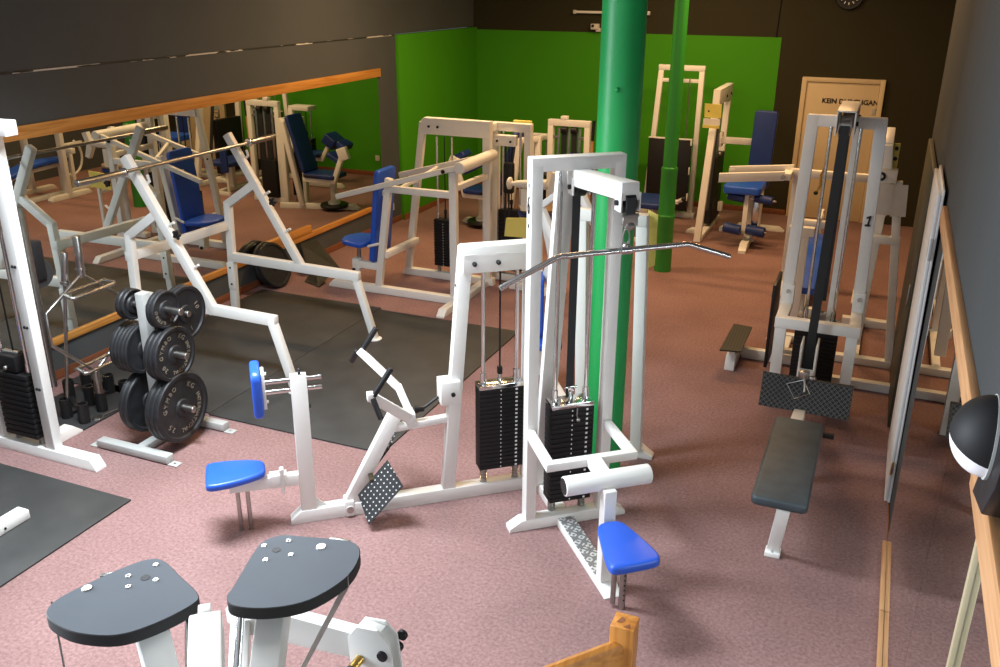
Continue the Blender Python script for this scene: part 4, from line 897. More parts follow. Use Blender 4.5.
m = MB(); m.bx(-0.36, -0.28, 7.12, 7.19, 0.0, 0.6); T.part('rear_leg', WHITE, m)
m = MB(); m.bx(-0.40, 0.35, 7.08, 7.15, 0.0, 0.07); T.part('base_beam', WHITE, m)
m = MB(); m.bx(-0.215, -0.165, 7.0, 7.05, 0.0, 2.10); T.part('rear_mast', WHITE, m)
m = MB(); nx, nz = -0.02, 1.40; m.prism([(nx + a * 0.62, 6.872, nz + b * 0.62) for a, b in ((-0.034, -0.062), (0.026, -0.062), (0.029, -0.042), (0.012, -0.042), (0.027, 0.062), (0.008, 0.062), (-0.026, 0.044), (-0.023, 0.026), (0.002, 0.036), (-0.009, -0.042), (-0.031, -0.042))], (0, 0.02, 0)); T.part('number_mark', INK, m)
# top pulley arm
m = MB(); m.bx(-0.315, -0.19, 6.47, 7.06, 2.205, 2.215, 0.002)
for x in (-0.315, -0.20): m.bx(x, x + 0.01, 6.47, 7.06, 2.05, 2.215, 0.002)
m.mi = 1
for y in (6.58, 6.95): m.cyl((-0.192, y, 2.12), (-0.175, y, 2.12), 0.016, 12)
arm = T.part('pulley_arm', [WHITE, BLACK], m)
for y in (6.53, 6.93):
    m = MB(); m.lathe([(-0.04, 0), (-0.04, 0.075), (-0.036, 0.075), (-0.031, 0.062), (0.031, 0.062), (0.036, 0.075), (0.04, 0.075), (0.04, 0)], (-0.252, y, 2.11), (1, 0, 0), 28); T.part('pulley_wheel', BRUSHED, m, arm)
m = MB(); m.prism([(-0.282, 6.45, 2.12), (-0.222, 6.45, 2.12), (-0.245, 6.37, 0.25), (-0.305, 6.37, 0.25)], (0, 0.006, 0)); T.part('belt', BELT, m)
m = MB(); m.box((-0.265, 6.99, 1.4), (0.07, 0.005, 1.35), None, 0); T.part('rear_belt', BELT, m)
# lower pulley housing
m = MB(); m.bx(-0.335, -0.32, 6.30, 6.50, 0.22, 0.60, 0.006); m.bx(-0.23, -0.215, 6.30, 6.50, 0.22, 0.60, 0.006); m.bx(-0.33, -0.22, 6.28, 6.32, 0.32, 0.42, 0.004); T.part('pulley_housing', WHITE, m)
m = MB(); m.cyl((-0.32, 6.44, 0.30), (-0.25, 6.44, 0.30), 0.06, 24); T.part('pulley_wheel', BLACK, m)
weight_stack(T, (1, 0), (0, 6.90), -0.42, -0.105, 0.13, 0.06, 0.60, 16, 2.05, zfloor=0.0, top_mat=CHROME, ticks=False, rod_u=(-0.36, -0.16))
m = MB(); m.bx(-0.31, -0.21, 6.86, 6.92, 0.60, 0.67, 0.006); T.part('belt_clamp', BRUSHED, m)
# foot plate
fp = uv_plate([(-0.535, 5.89, 0.272), (0.052, 5.89, 0.268), (0.05, 6.02, 0.465), (-0.54, 6.02, 0.475)], 0.012, 'foot_plate', TREADB, T)
m = MB(); m.beam((-0.545, 6.024, 0.466), (0.055, 6.024, 0.461), 0.016, 0.01); m.prism([(0.05, 5.89, 0.265), (0.05, 5.915, 0.255), (0.05, 6.04, 0.455), (0.05, 6.02, 0.465)], (0.006, 0, 0)); T.part('plate_edge', DARKEDGE, m)
m = MB(); m.bx(-0.30, -0.22, 6.03, 6.66, 0.18, 0.25); m.beam((-0.26, 6.03, 0.22), (-0.26, 5.40, 0.36), 0.08, 0.07); T.part('spine_beam', WHITE, m)
m = MB(); m.bx(-0.31, -0.235, 6.0, 6.06, 0.46, 0.52, 0.008); m.sphere((-0.215, 6.02, 0.475), 0.02, (1.4, 1, 1)); m.tube([(-0.27, 6.02, 0.49), (-0.255, 5.97, 0.44), (-0.25, 5.94, 0.40)], 0.008, 8); T.part('cable_end', BRUSHED, m)
m = MB(); m.tube([(-0.37, 5.975, 0.425), (-0.27, 5.995, 0.465), (-0.215, 5.955, 0.385), (-0.31, 5.93, 0.345)], 0.007, 8, True); T.part('pull_handle', CHROME, m)
# bench
m = MB(); P0 = Vector((-0.232, 4.895, 0.385))
m.prism([(P0.x + a - 0.0, P0.y + b, P0.z) for a, b in rounded_rect(0.295, 1.05, 0.035)], (0, 0, 0.055), 0.016, 3); T.part('bench_pad', GREYPAD, m)
m = MB(); m.bx(-0.262, -0.20, 4.55, 5.42, 0.325, 0.385); T.part('bench_rail', WHITE, m)
m = MB(); m.beam((-0.205, 4.40, 0.38), (-0.238, 4.535, 0.03), 0.07, 0.03, (1, 0, 0)); m.bx(-0.28, -0.197, 4.495, 4.57, 0.0, 0.03, 0.004); m.mi = 1; m.cyl((-0.24, 4.51, 0.03), (-0.24, 4.51, 0.034), 0.008, 10); T.part('bench_leg', [WHITE, STEEL_GREY], m)
m = MB(); m.bx(-0.26, -0.20, 5.36, 5.43, 0.0, 0.385); T.part('bench_support', WHITE, m)
m = MB(); m.bx(-0.085, -0.015, 5.40, 5.44, 0.345, 0.375, 0.004); T.part('adjust_knob', BLACK, m)

# ================================================================== STEP AT ITS LEFT
T = Thing('calf_step_machine', 'low machine with ribbed black step plate and black side cover, left of row machine 1', 'gym machine', (-0.75, 7.3, 0))
uv_plate([(-0.985, 6.94, 0.215), (-0.815, 6.945, 0.225), (-0.815, 7.55, 0.225), (-0.975, 7.57, 0.225)], 0.012, 'step_plate', RIBBED, T)
m = MB(); m.foot((-0.91, 7.05, 0), (-0.91, 7.62, 0), 0.08, 0.12, 0.06, 0.03, 0.2); m.bx(-0.93, -0.88, 7.10, 7.5, 0.12, 0.21, 0.004); T.part('step_support', WHITE, m)
m = MB(); m.bx(-0.86, -0.36, 7.36, 7.43, 0.0, 0.09); T.part('base_beam', WHITE, m)
m = MB(); m.bx(-0.635, -0.605, 6.98, 7.40, 0.10, 0.80, 0.004); m.mi = 1; m.sphere((-0.64, 7.15, 0.66), 0.014); T.part('side_cover', [BLACK, BRUSHED], m)
m = MB(); m.bx(-0.60, -0.56, 7.42, 7.47, 0.05, 0.80, 0.004); m.bx(-0.64, -0.40, 7.40, 7.46, 0.06, 0.12, 0.004); T.part('rear_post', WHITE, m)
m = MB(); m.foot((-0.72, 7.93, 0), (-0.45, 7.93, 0), 0.075, 0.07, 0.06, 0, 0.1); m.bx(-0.56, -0.50, 7.44, 7.95, 0.0, 0.06); T.part('rear_foot', WHITE, m)

# ================================================================== FRAME MACHINE ON THE RIGHT, WITH PAPER SHEETS
T = Thing('shoulder_press_machine', 'white post machine with yellow card and paper sheets, right of row machine 1', 'gym machine', (0.15, 7.9, 0))
m = MB(); m.beam((0.02, 7.74, 0.14), (0.06, 7.70, 1.60), 0.09, 0.07, (1, 0, 0)); m.beam((0.06, 7.70, 1.58), (0.035, 7.66, 1.84), 0.075, 0.07, (1, 0, 0)); m.beam((0.035, 7.66, 1.82), (0.035, 7.92, 1.91), 0.075, 0.06, (1, 0, 0)); T.part('main_post', WHITE, m)
m = MB(); m.bx(-0.05, 0.125, 7.72, 7.74, 1.58, 1.84, 0.002); m.mi = 1
for x in (-0.025, 0.10):
    for z in (1.72, 1.80): m.cyl((x, 7.708, z), (x, 7.722, z), 0.015, 10)
T.part('name_card', [YELLOW, BLACK], m)
m = MB(); m.bx(-0.04, 0.135, 7.58, 7.70, 1.55, 1.65, 0.005); m.mi = 1; m.lathe([(0, 0.016), (0, 0.034), (0.012, 0.034), (0.012, 0.016), (0, 0.016)], (0.02, 7.58, 1.60), (0, -1, 0), 24); T.part('pivot_block', [WHITE, BLACK], m)
m = MB(); m.box((0.055, 7.575, 1.425), (0.14, 0.003, 0.245), None, 0); T.part('paper_sheet', PAPER, m)
m = MB(); m.box((0.175, 7.578, 1.42), (0.115, 0.003, 0.25), Matrix.Rotation(R(-4), 3, 'Y'), 0); T.part('paper_sheet', PAPER, m)
m = MB(); m.beam((0.15, 7.64, 1.56), (0.31, 7.64, 0.0), 0.065, 0.06, (1, 0, 0)); T.part('front_leg', WHITE, m)
m = MB(); m.bx(0.03, 0.235, 7.60, 7.67, 1.055, 1.12); T.part('cross_rail', WHITE, m)
m = MB(); m.bx(-0.13, 0.33, 7.60, 7.68, 0.0, 0.065); T.part('base_beam', WHITE, m)
m = MB(); m.foot((-0.12, 8.62, 0), (0.34, 8.62, 0), 0.085, 0.07, 0, 0.05, 0.15); m.bx(0.0, 0.07, 7.68, 8.6, 0.0, 0.06); T.part('rear_foot', WHITE, m)
m = MB(); m.bx(-0.01, 0.06, 8.58, 8.66, 0.05, 1.0); m.beam((0.025, 8.62, 1.0), (0.09, 7.74, 1.3), 0.06, 0.06); T.part('rear_brace', WHITE, m)

# ================================================================== LEVER PRESS BEHIND
T = Thing('lever_press_machine', 'machine with twin white lever beams pointing left in front of the beige door', 'gym machine', (-0.5, 9.55, 0))
Y6 = 9.5
m = MB(); m.prism([(-1.435, Y6, 1.225), (-0.80, Y6, 1.29), (-0.80, Y6, 1.205), (-1.435, Y6, 1.14)], (0, 0.04, 0), 0.003); m.bx(-1.44, -1.38, Y6 - 0.002, Y6 + 0.03, 1.145, 1.205, 0.004); T.part('lever_beam', WHITE, m)
m = MB(); m.prism([(-1.50, Y6 - 0.22, 1.185), (-0.86, Y6 - 0.22, 1.255), (-0.86, Y6 - 0.22, 1.165), (-1.50, Y6 - 0.22, 1.095)], (0, 0.05, 0), 0.003); m.mi = 1; m.cyl((-0.87, Y6 - 0.26, 1.205), (-0.87, Y6 - 0.17, 1.205), 0.022, 14); T.part('lever_beam', [WHITE, BRUSHED], m)
m = MB(); m.bx(-0.88, -0.80, Y6 - 0.22, Y6 + 0.05, 1.17, 1.24); T.part('lever_joint', WHITE, m)
m = MB(); m.bx(-0.82, 0.0, Y6 - 0.03, Y6 + 0.04, 1.175, 1.255); T.part('cross_beam', WHITE, m)
m = MB(); m.bx(-0.80, -0.70, Y6 + 0.01, Y6 + 0.08, 0.0, 1.19); T.part('post', WHITE, m)
m = MB(); m.bx(-0.07, 0.02, Y6 + 0.01, Y6 + 0.08, 0.0, 1.19); T.part('post', WHITE, m)
for x in (-0.75, -0.025):
    m = MB(); m.foot((x, Y6 - 0.3, 0), (x, Y6 + 0.45, 0), 0.09, 0.07, 0.05, 0.05); T.part('foot', WHITE, m)
m = MB(); m.tube([(-0.50, Y6 - 0.04, 1.30), (-0.53, Y6 - 0.06, 1.22), (-0.52, Y6 - 0.06, 1.12), (-0.55, Y6 - 0.06, 1.05)], 0.011, 10); m.mi = 1; m.sphere((-0.555, Y6 - 0.06, 1.04), 0.022); T.part('curved_handle', [BRASS, BLACK], m)

# ================================================================== LYING LEG CURL
T = Thing('leg_curl_bench', 'white lying bench with long blue pad, half hidden behind row machine 1', 'gym bench', (-0.55, 9.3, 0))
prof = [(8.42, 0.36), (8.7, 0.44), (9.0, 0.53), (9.3, 0.57), (9.75, 0.55)]
m = MB(); top = smooth_poly([(-0.64, a, b) for a, b in prof], 5, False); poly = top + [p - Vector((0, 0, 0.06)) for p in reversed(top)]
m.prism(poly, (0.25, 0, 0), 0.015, 3); T.part('chest_pad', BLUE, m)
m = MB(); m.beam((-0.52, 8.6, 0.33), (-0.52, 9.0, 0.44), 0.07, 0.06); m.beam((-0.52, 9.0, 0.44), (-0.52, 9.7, 0.46), 0.07, 0.06); T.part('pad_rail', WHITE, m)
m = MB(); m.bx(-0.56, -0.48, 8.62, 8.69, 0.0, 0.34); T.part('leg', WHITE, m)
m = MB(); m.bx(-0.56, -0.48, 9.66, 9.74, 0.0, 0.48); T.part('leg', WHITE, m)
m = MB(); m.bx(-0.565, -0.475, 8.45, 10.2, 0.0, 0.065); m.bx(-0.75, -0.33, 8.5, 8.58, 0.0, 0.06); T.part('base_beam', WHITE, m)
arc = [(-0.50, 9.90 + 0.22 * math.cos(a), 0.52 + 0.26 * math.sin(a)) for a in [R(-110 + 10 * k) for k in range(18)]]
m = MB(); m.tube(arc, 0.018, 10); m.bx(-0.52, -0.48, 9.7, 10.15, 0.68, 0.73, 0.004); m.bx(-0.53, -0.47, 9.87, 9.93, 0.0, 0.72, 0.004); T.part('cam_arc', WHITE, m)
m = MB(); m.bx(-0.70, -0.40, 9.76, 9.84, 0.60, 0.68); T.part('rear_handle', WHITE, m)
m = MB(); m.bx(-0.68, -0.46, 8.36, 8.44, 0.86, 0.94); m.bx(-0.57, -0.50, 8.37, 8.43, 0.0, 0.88); T.part('front_frame', WHITE, m)

# ================================================================== TOWER WITH YELLOW SIGN
T = Thing('leaning_post_tower', 'cream A shaped tower carrying a yellow and white sign by the back wall', 'gym machine', (-1.95, 11.6, 0))
s2 = (1, 0, 0)
m = MB(); m.beam((-1.955, 10.90, 0.0), (-1.935, 11.32, 1.72), 0.085, 0.07, s2); T.part('front_post', WHITE, m)
m = MB(); m.beam((-1.955, 12.0, 0.0), (-1.935, 12.12, 1.70), 0.08, 0.07, s2); T.part('rear_post', WHITE, m)
m = MB(); m.prism([(-1.978, 11.25, 1.62), (-1.978, 11.27, 1.80), (-1.978, 12.2, 1.795), (-1.978, 12.18, 1.60)], (0.085, 0, 0), 0.004); m.mi = 1
for y in (11.75, 12.05): m.cyl((-1.895, y, 1.68), (-1.882, y, 1.68), 0.018, 10)
T.part('top_beam', [WHITE, BLACK], m)
m = MB(); m.bx(-1.99, -1.91, 10.93, 12.18, 0.0, 0.065); m.mi = 0; T.part('base_beam', WHITE, m)
m = MB(); m.box((-1.935, 11.10, 1.57), (0.2, 0.004, 0.17), Matrix.Rotation(R(12), 3, 'X'), 0); m.mi = 1; m.box((-1.935, 11.065, 1.445), (0.2, 0.004, 0.08), Matrix.Rotation(R(12), 3, 'X'), 0); m.mi = 0; m.box((-1.935, 11.05, 1.39), (0.2, 0.004, 0.035), Matrix.Rotation(R(12), 3, 'X'), 0); T.part('sign_board', [YELLOW, PAINTWHITE], m)
m = MB()
for x, z, w in ((-2.0, 1.60, 0.03), (-1.985, 1.565, 0.02), (-1.89, 1.60, 0.05), (-1.86, 1.61, 0.02)): m.box((x, 11.098 + (z - 1.57) * 0.21 , z), (w, 0.003, 0.02), Matrix.Rotation(R(12), 3, 'X'), 0)
T.part('pen_marks', INK, m)
m = MB(); m.bx(-2.0, -1.90, 11.45, 12.05, 0.10, 0.95, 0.01); m.mi = 1; m.sphere((-1.89, 11.6, 0.98), 0.03); m.cyl((-1.95, 11.75, 0.95), (-1.95, 11.75, 1.62), 0.012, 10); T.part('weight_stack', [STACKM, BRUSHED], m)
m = MB(); m.box((-1.94, 11.42, 0.95), (0.05, 0.02, 1.3), Matrix.Rotation(R(-12), 3, 'X'), 0); T.part('belt', BELT, m)
m = MB(); m.bx(-1.90, -1.36, 11.55, 11.62, 1.12, 1.20); m.bx(-1.90, -1.87, 11.5, 11.66, 1.08, 1.26, 0.004); T.part('cross_bar', WHITE, m)
m = MB(); m.foot((-2.18, 11.35, 0), (-1.98, 11.35, 0), 0.1, 0.06, 0.06, 0); m.bx(-1.88, -1.82, 11.72, 11.80, 0.22, 0.34, 0.006); T.part('side_foot', WHITE, m)

# ================================================================== LEG EXTENSION WITH ROLLERS
T = Thing('roller_leg_machine', 'leg machine with tall blue backrest and four blue rollers in front of the back wall', 'gym machine', (-1.4, 11.2, 0))
m = MB(); P0 = Vector((-1.36, 11.40, 1.10))
m.prism([P0 + Vector((a, 0, b)) + Vector((0.015 * b, 0.10 * b, 0)) for a, b in rounded_rect(0.27, 0.92, 0.03)], (0, 0.06, 0), 0.015, 3); T.part('backrest', NAVY, m)
m = MB(); m.prism([(-1.46 + a, 11.0 + b, 0.67) for a, b in rounded_rect(0.44, 0.52, 0.06)], (0, 0, 0.09), 0.018, 3); T.part('seat', BLUE, m)
m = MB(); m.bx(-1.44, -1.37, 11.2, 11.27, 0.05, 0.68); m.bx(-1.34, -1.28, 11.40, 11.46, 0.05, 0.75); T.part('seat_post', WHITE, m)
m = MB(); m.bx(-1.40, -1.33, 10.72, 11.9, 0.0, 0.06); m.foot((-1.65, 11.85, 0), (-1.02, 11.85, 0), 0.085, 0.06, 0.05, 0.07, 0.2); m.bx(-1.80, -1.36, 11.52, 11.6, 0.0, 0.06); T.part('base_beam', WHITE, m)
m = MB(); m.foot((-1.365, 10.60, 0), (-1.365, 10.95, 0), 0.09, 0.10, 0.1, 0); T.part('front_foot', WHITE, m)
for x0, x1 in ((-1.64, -1.43), (-1.37, -1.15)):
    m = MB(); m.cyl((x0, 10.85, 0.24), (x1, 10.82, 0.225), 0.062, 24, bev=0.012); T.part('ankle_roller', NAVY, m)
for x0, x1 in ((-1.62, -1.42), (-1.31, -1.10)):
    m = MB(); m.cyl((x0, 10.85, 0.625), (x1, 10.82, 0.61), 0.05, 24, bev=0.012); T.part('thigh_roller', NAVY, m)
m = MB(); m.bx(-1.43, -1.37, 10.81, 10.87, 0.22, 0.68); m.mi = 1; m.cyl((-1.66, 10.855, 0.242), (-1.13, 10.815, 0.222), 0.012, 10); m.cyl((-1.64, 10.855, 0.625), (-1.06, 10.815, 0.61), 0.012, 10); T.part('roller_arm', [WHITE, BRUSHED], m)
m = MB(); m.bx(-1.335, -1.26, 10.93, 10.98, 0.10, 0.62, 0.006); T.part('chrome_column', CHROME, m)
m = MB(); m.bx(-1.43, -1.37, 10.86, 11.25, 0.60, 0.66); m.bx(-1.33, -1.28, 10.96, 11.3, 0.06, 0.12); T.part('seat_rail', WHITE, m)

# ================================================================== TALL TOWER WITH BLACK PANELS
T = Thing('tall_back_tower', 'tall cream tower with black panel behind the slim green pipe', 'gym machine', (-2.55, 12.1, 0))
Y7 = 12.1
for a, b in (((-2.82, Y7, 2.0), (-2.93, Y7, 0.0)), ((-2.29, Y7, 2.0), (-2.30, Y7, 0.0))):
    m = MB(); m.beam(a, b, 0.07, 0.06, s2); T.part('post', WHITE, m)
m = MB(); m.bx(-2.86, -2.25, Y7 - 0.033, Y7 + 0.033, 1.93, 2.0); T.part('top_beam', WHITE, m)
m = MB(); m.bx(-2.84, -2.30, Y7 - 0.02, Y7 + 0.02, 1.78, 1.83, 0.004); T.part('cross_rail', WHITE, m)
m = MB(); m.bx(-2.58, -2.53, Y7 - 0.16, Y7 - 0.03, 1.85, 1.97, 0.006); m.mi = 1; m.sphere((-2.55, Y7 - 0.165, 1.9), 0.016); T.part('pulley_bracket', [WHITE, BLACK], m)
for x, mm_ in ((-2.565, BLACK), (-2.43, BRUSHED), (-2.70, BRUSHED)):
    m = MB(); m.cyl((x, Y7 - 0.05, 0.9), (x, Y7 - 0.05, 1.84), 0.008 if mm_ is BRUSHED else 0.009, 8); T.part('guide_rod' if mm_ is BRUSHED else 'cable', mm_, m)
m = MB(); m.bx(-2.89, -2.32, Y7 - 0.18, Y7 - 0.14, 0.12, 1.07, 0.003); T.part('cover_panel', BLACK, m)
m = MB(); m.bx(-2.895, -2.315, Y7 - 0.185, Y7 - 0.135, 1.07, 1.085, 0.002); m.bx(-2.335, -2.315, Y7 - 0.185, Y7 - 0.135, 1.0, 1.08, 0.002); T.part('panel_edge', WHITE, m)
m = MB()
for z in (0.62, 0.27): m.bx(-2.33, -2.315, Y7 - 0.19, Y7 - 0.18, z, z + 0.1, 0.002)
T.part('hinge', PAINTWHITE, m)
m = MB(); m.bx(-2.98, -2.24, Y7 - 0.05, Y7 + 0.05, 0.0, 0.07); T.part('base_beam', WHITE, m)
m = MB(); m.prism([(-2.58 + a, 11.0 + b, 0.40) for a, b in rounded_rect(0.42, 0.62, 0.08)], (0, 0, 0.07), 0.018, 3); T.part('seat', NAVY, m)
m = MB(); m.bx(-2.62, -2.54, 10.95, 11.03, 0.0, 0.40); m.bx(-2.62, -2.54, 10.7, 12.1, 0.0, 0.06); T.part('seat_post', WHITE, m)
m = MB(); m.prism([(-2.80 + a, 10.55, 0.52 + b) for a, b in rounded_rect(0.12, 0.34, 0.03)], (0, 0.05, 0), 0.012, 3); T.part('knee_pad', NAVY, m)
m = MB(); m.bx(-2.82, -2.78, 10.60, 10.64, 0.0, 0.6); m.bx(-2.82, -2.58, 10.60, 10.64, 0.0, 0.05); T.part('pad_post', WHITE, m)
m = MB(); m.cyl((-2.33, 11.3, 0.38), (-2.24, 11.25, 0.44), 0.025, 12); m.mi = 1; m.sphere((-2.23, 11.24, 0.445), 0.03); m.mi = 0; m.bx(-2.55, -2.30, 11.27, 11.33, 0.36, 0.41); T.part('side_handle', [WHITE, BLACK], m)

# ================================================================== WALL ITEMS
T = Thing('wall_clock', 'round black wall clock cut by the top picture edge on the dark back wall', 'clock', (-0.66, 12.79, 2.84))
m = MB(); m.lathe([(0, 0), (0, 0.175), (0.03, 0.175), (0.045, 0.165), (0.045, 0.125), (0.025, 0.12), (0.025, 0)], (-0.66, 12.80, 2.86), (0, -1, 0), 48); T.part('case', BLACK, m)
m = MB()
for k in range(12):
    a = 2 * PI * k / 12; m.box((-0.66 + 0.10 * math.sin(a), 12.772, 2.86 + 0.10 * math.cos(a)), (0.012, 0.003, 0.03), Matrix.Rotation(a, 3, 'Y'), 0)
T.part('hour_marks', PAINTWHITE, m)
m = MB(); m.box((-0.66, 12.77, 2.89), (0.01, 0.003, 0.09), None, 0); m.box((-0.63, 12.769, 2.86), (0.08, 0.003, 0.008), None, 0); T.part('hands', PAINTWHITE, m)
T = Thing('wall_lamp', 'thin white tube lamp high on the dark back wall behind the thick pillar', 'lamp', (-3.74, 12.78, 2.6))
m = MB(); m.cyl((-4.26, 12.76, 2.605), (-3.22, 12.76, 2.60), 0.018, 16); T.part('tube', PAINTWHITE, m)
for x in (-4.27, -3.21):
    m = MB(); m.bx(x - 0.02, x + 0.02, 12.74, 12.80, 2.58, 2.63, 0.004); T.part('end_cap', PAPER, m)
T = Thing('wall_camera', 'tiny white camera on top of green wall field beside the thick pillar', 'camera', (-3.95, 12.78, 2.42))
m = MB(); m.bx(-4.02, -3.90, 12.72, 12.80, 2.375, 2.455, 0.01); m.bx(-3.95, -3.88, 12.74, 12.80, 2.345, 2.40, 0.004); T.part('body', PAPER, m)
m = MB(); m.cyl((-3.985, 12.715, 2.425), (-3.985, 12.722, 2.425), 0.02, 14); T.part('lens', BLACK, m)
m = MB(); m.bx(-5.836, -5.826, 10.12, 10.2, 0.18, 0.27, 0.003); single('wall_socket', 'small white socket low on dark left wall strip beyond the mirror', 'socket', PAPER, m, (-5.836, 10.16, 0.22))
m = MB(); m.bx(-4.12, -4.04, 12.79, 12.80, 0.25, 0.34, 0.003); single('wall_socket', 'pale socket low on the green back wall, showing in the left mirror', 'socket', PAPER, m, (-4.08, 12.795, 0.3))
m = MB(); m.cyl((-1.50, 12.795, 2.34), (-1.47, 12.795, 3.2), 0.008, 6); single('wall_cable', 'black cable running up the dark back wall from the corner of the green field', 'cable', BLACK, m, (-1.5, 12.795, 2.34))

# lamp on the right wall
T = Thing('wall_lamp', 'black domed wall lamp with white glass bowl over the right mirror rail', 'lamp', (0.36, 2.0, 2.05))
c = Vector((0.30, 1.985, 2.098))
def half_shell(keep, sx):
    m = MB(); m.sphere(c, 1.0, (0.078 * sx, 0.082 * sx, 0.092 * sx), None, 48)
    def cut(co, no): bmesh.ops.bisect_plane(m.bm, geom=m.bm.verts[:] + m.bm.edges[:] + m.bm.faces[:], plane_co=co, plane_no=no, clear_outer=True)
    cut(c, Vector((1, 0, 0)))
    n = Vector((0.30, -0.25, 1.0)); n = -n if keep else n
    cut(c + Vector((0, 0, -0.022)), n); return m
T.part('dome', mat('matt_black_plastic', (0.012, 0.012, 0.013), 0.6, spec=0.3), half_shell(True, 1.0))
T.part('bowl', GLOBE, half_shell(False, 0.98))
m = MB(); m.lathe([(0, 0.0), (0, 1.0), (0.006, 1.0), (0.006, 0)], (0, 0, 0), (1, 0, 0), 48)
bmesh.ops.transform(m.bm, matrix=Matrix.Translation(c) @ Matrix.Diagonal((1.0, 0.085, 0.095, 1)), verts=m.bm.verts); T.part('ring', STEEL_GREY, m)
m = MB(); m.prism([(0.307, 1.80, 2.19), (0.307, 1.98, 2.19), (0.307, 2.03, 2.12), (0.307, 2.03, 2.03), (0.307, 2.10, 1.90), (0.307, 1.93, 1.94), (0.307, 1.84, 2.05)], (0.053, 0, 0), 0.006); T.part('bracket', BLACK, m)
m = MB(); m.box((0.306, 1.975, 2.03), (0.002, 0.04, 0.02), None, 0); T.part('label_plate', PAPER, m)

# ================================================================== FOREGROUND MACHINE WITH CAMS
T = Thing('butterfly_machine', 'foreground machine top with two dark grey cam plates and a white beam between them', 'gym machine', (-1.2, 1.35, 0))
ZC = 1.6; TH = 0.034
LC = [(-1.672, 1.195), (-1.683, 1.235), (-1.668, 1.30), (-1.625, 1.41), (-1.59, 1.455), (-1.55, 1.458), (-1.47, 1.425), (-1.385, 1.388), (-1.368, 1.352), (-1.40, 1.262), (-1.455, 1.193), (-1.55, 1.163), (-1.635, 1.172)]
RC = [(-1.312, 1.405), (-1.325, 1.45), (-1.365, 1.575), (-1.374, 1.635), (-1.345, 1.678), (-1.29, 1.695), (-1.18, 1.724), (-1.13, 1.716), (-1.097, 1.665), (-1.086, 1.58), (-1.12, 1.475), (-1.19, 1.412), (-1.27, 1.385)]
for poly, hole, screws, dot in ((LC, (-1.548, 1.385), ((-1.592, 1.373), (-1.562, 1.437), (-1.560, 1.340), (-1.517, 1.388)), (-1.647, 1.386)), (RC, (-1.318, 1.614), ((-1.359, 1.617), (-1.312, 1.661), (-1.317, 1.566), (-1.270, 1.611)), (-1.217, 1.672))):
    if dot[0] < -1.6: dot = (-1.648, 1.295)
    sp_ = smooth_poly([(a, b, 0) for a, b in poly], 5)
    m = MB(); m.prism([(p.x, p.y, ZC - TH) for p in sp_], (0, 0, TH), 0.002, 1)
    for f in m.bm.faces:
        if abs(f.normal.z) > 0.9 and f.calc_center_median().z > ZC - 0.003: f.material_index = 1
    cam_ = T.part('cam_plate', [RUBBER, CAMTOP], m)
    m = MB(); m.cyl((*hole, ZC), (*hole, ZC + 0.0012), 0.0115, 20); T.part('bore', BLACK, m, cam_)
    for q in screws:
        m = MB(); m.lathe([(0, 0.0035), (0, 0.0075), (0.0025, 0.0065), (0.0025, 0.0035), (0, 0.0035)], (*q, ZC), (0, 0, 1), 16); m.mi = 1; m.cyl((*q, ZC - 0.001), (*q, ZC + 0.001), 0.0038, 10); T.part('screw', [BRUSHED, BLACK], m, cam_)
    m = MB(); m.lathe([(0, 0), (0, 0.0135), (0.003, 0.012), (0.003, 0)], (*dot, ZC), (0, 0, 1), 24); T.part('cap', BRUSHED, m, cam_)
m = MB(); m.beam((-1.305, 1.322, 1.585), (-0.95, 0.895, 1.585), 0.078, 0.075); m.box((-1.318, 1.335, 1.612), (0.03, 0.03, 0.012), Matrix.Rotation(R(40), 3, 'Z'), 0.003); T.part('head_beam', WHITE, m)
m = MB(); m.beam((-1.08, 1.05, 0.0), (-1.08, 1.05, 1.55), 0.08, 0.08, (0.6, 0.8, 0)); T.part('mast', WHITE, m)
m = MB(); m.beam((-1.12, 1.08, 0.9), (-1.235, 1.49, 1.555), 0.075, 0.06); T.part('brace', WHITE, m)
m = MB(); m.beam((-1.12, 1.08, 0.9), (-1.44, 1.28, 1.555), 0.075, 0.06); T.part('brace', WHITE, m)
for a, b in (((-1.29, 1.43, 1.565), (-1.20, 1.22, 1.25)), ((-1.392, 1.36, 1.565), (-1.27, 1.16, 1.25))):
    m = MB(); m.cyl(a, b, 0.0105, 14); T.part('guide_rod', CHROME, m)
m = MB(); m.prism([(-1.62, 1.76, 1.235), (-1.197, 1.76, 1.253), (-1.19, 1.76, 1.165), (-1.62, 1.76, 1.12)], (0, 0.045, 0), 0.004); T.part('swing_arm', WHITE, m)
hp_ = [(-1.205, 1.745, 1.25), (-1.173, 1.745, 1.296), (-1.105, 1.745, 1.305), (-1.068, 1.745, 1.268), (-1.05, 1.745, 1.10), (-1.12, 1.745, 1.05), (-1.20, 1.745, 1.155)]
m = MB(); m.prism(hp_, (0, 0.008, 0), 0.002); m.prism([(a, b + 0.045, c_) for a, b, c_ in hp_], (0, 0.008, 0), 0.002)
m.bx(-1.17, -1.10, 1.75, 1.79, 1.285, 1.295, 0.002); T.part('arm_head', WHITE, m)
for q in ((-1.09, 1.735, 1.225), (-1.075, 1.80, 1.215), (-1.06, 1.80, 1.26)):
    m = MB(); m.cyl(q, (q[0], q[1] + 0.014, q[2]), 0.016, 14, bev=0.003); T.part('bolt', BLACK, m)
m = MB(); m.cyl((-1.165, 1.745, 1.19), (-1.17, 1.71, 1.18), 0.014, 14); T.part('handle_stub', BRASS, m)
m = MB(); m.cyl((-1.17, 1.712, 1.18), (-1.175, 1.60, 1.13), 0.0165, 16, bev=0.004); T.part('hand_grip', BLACK, m)
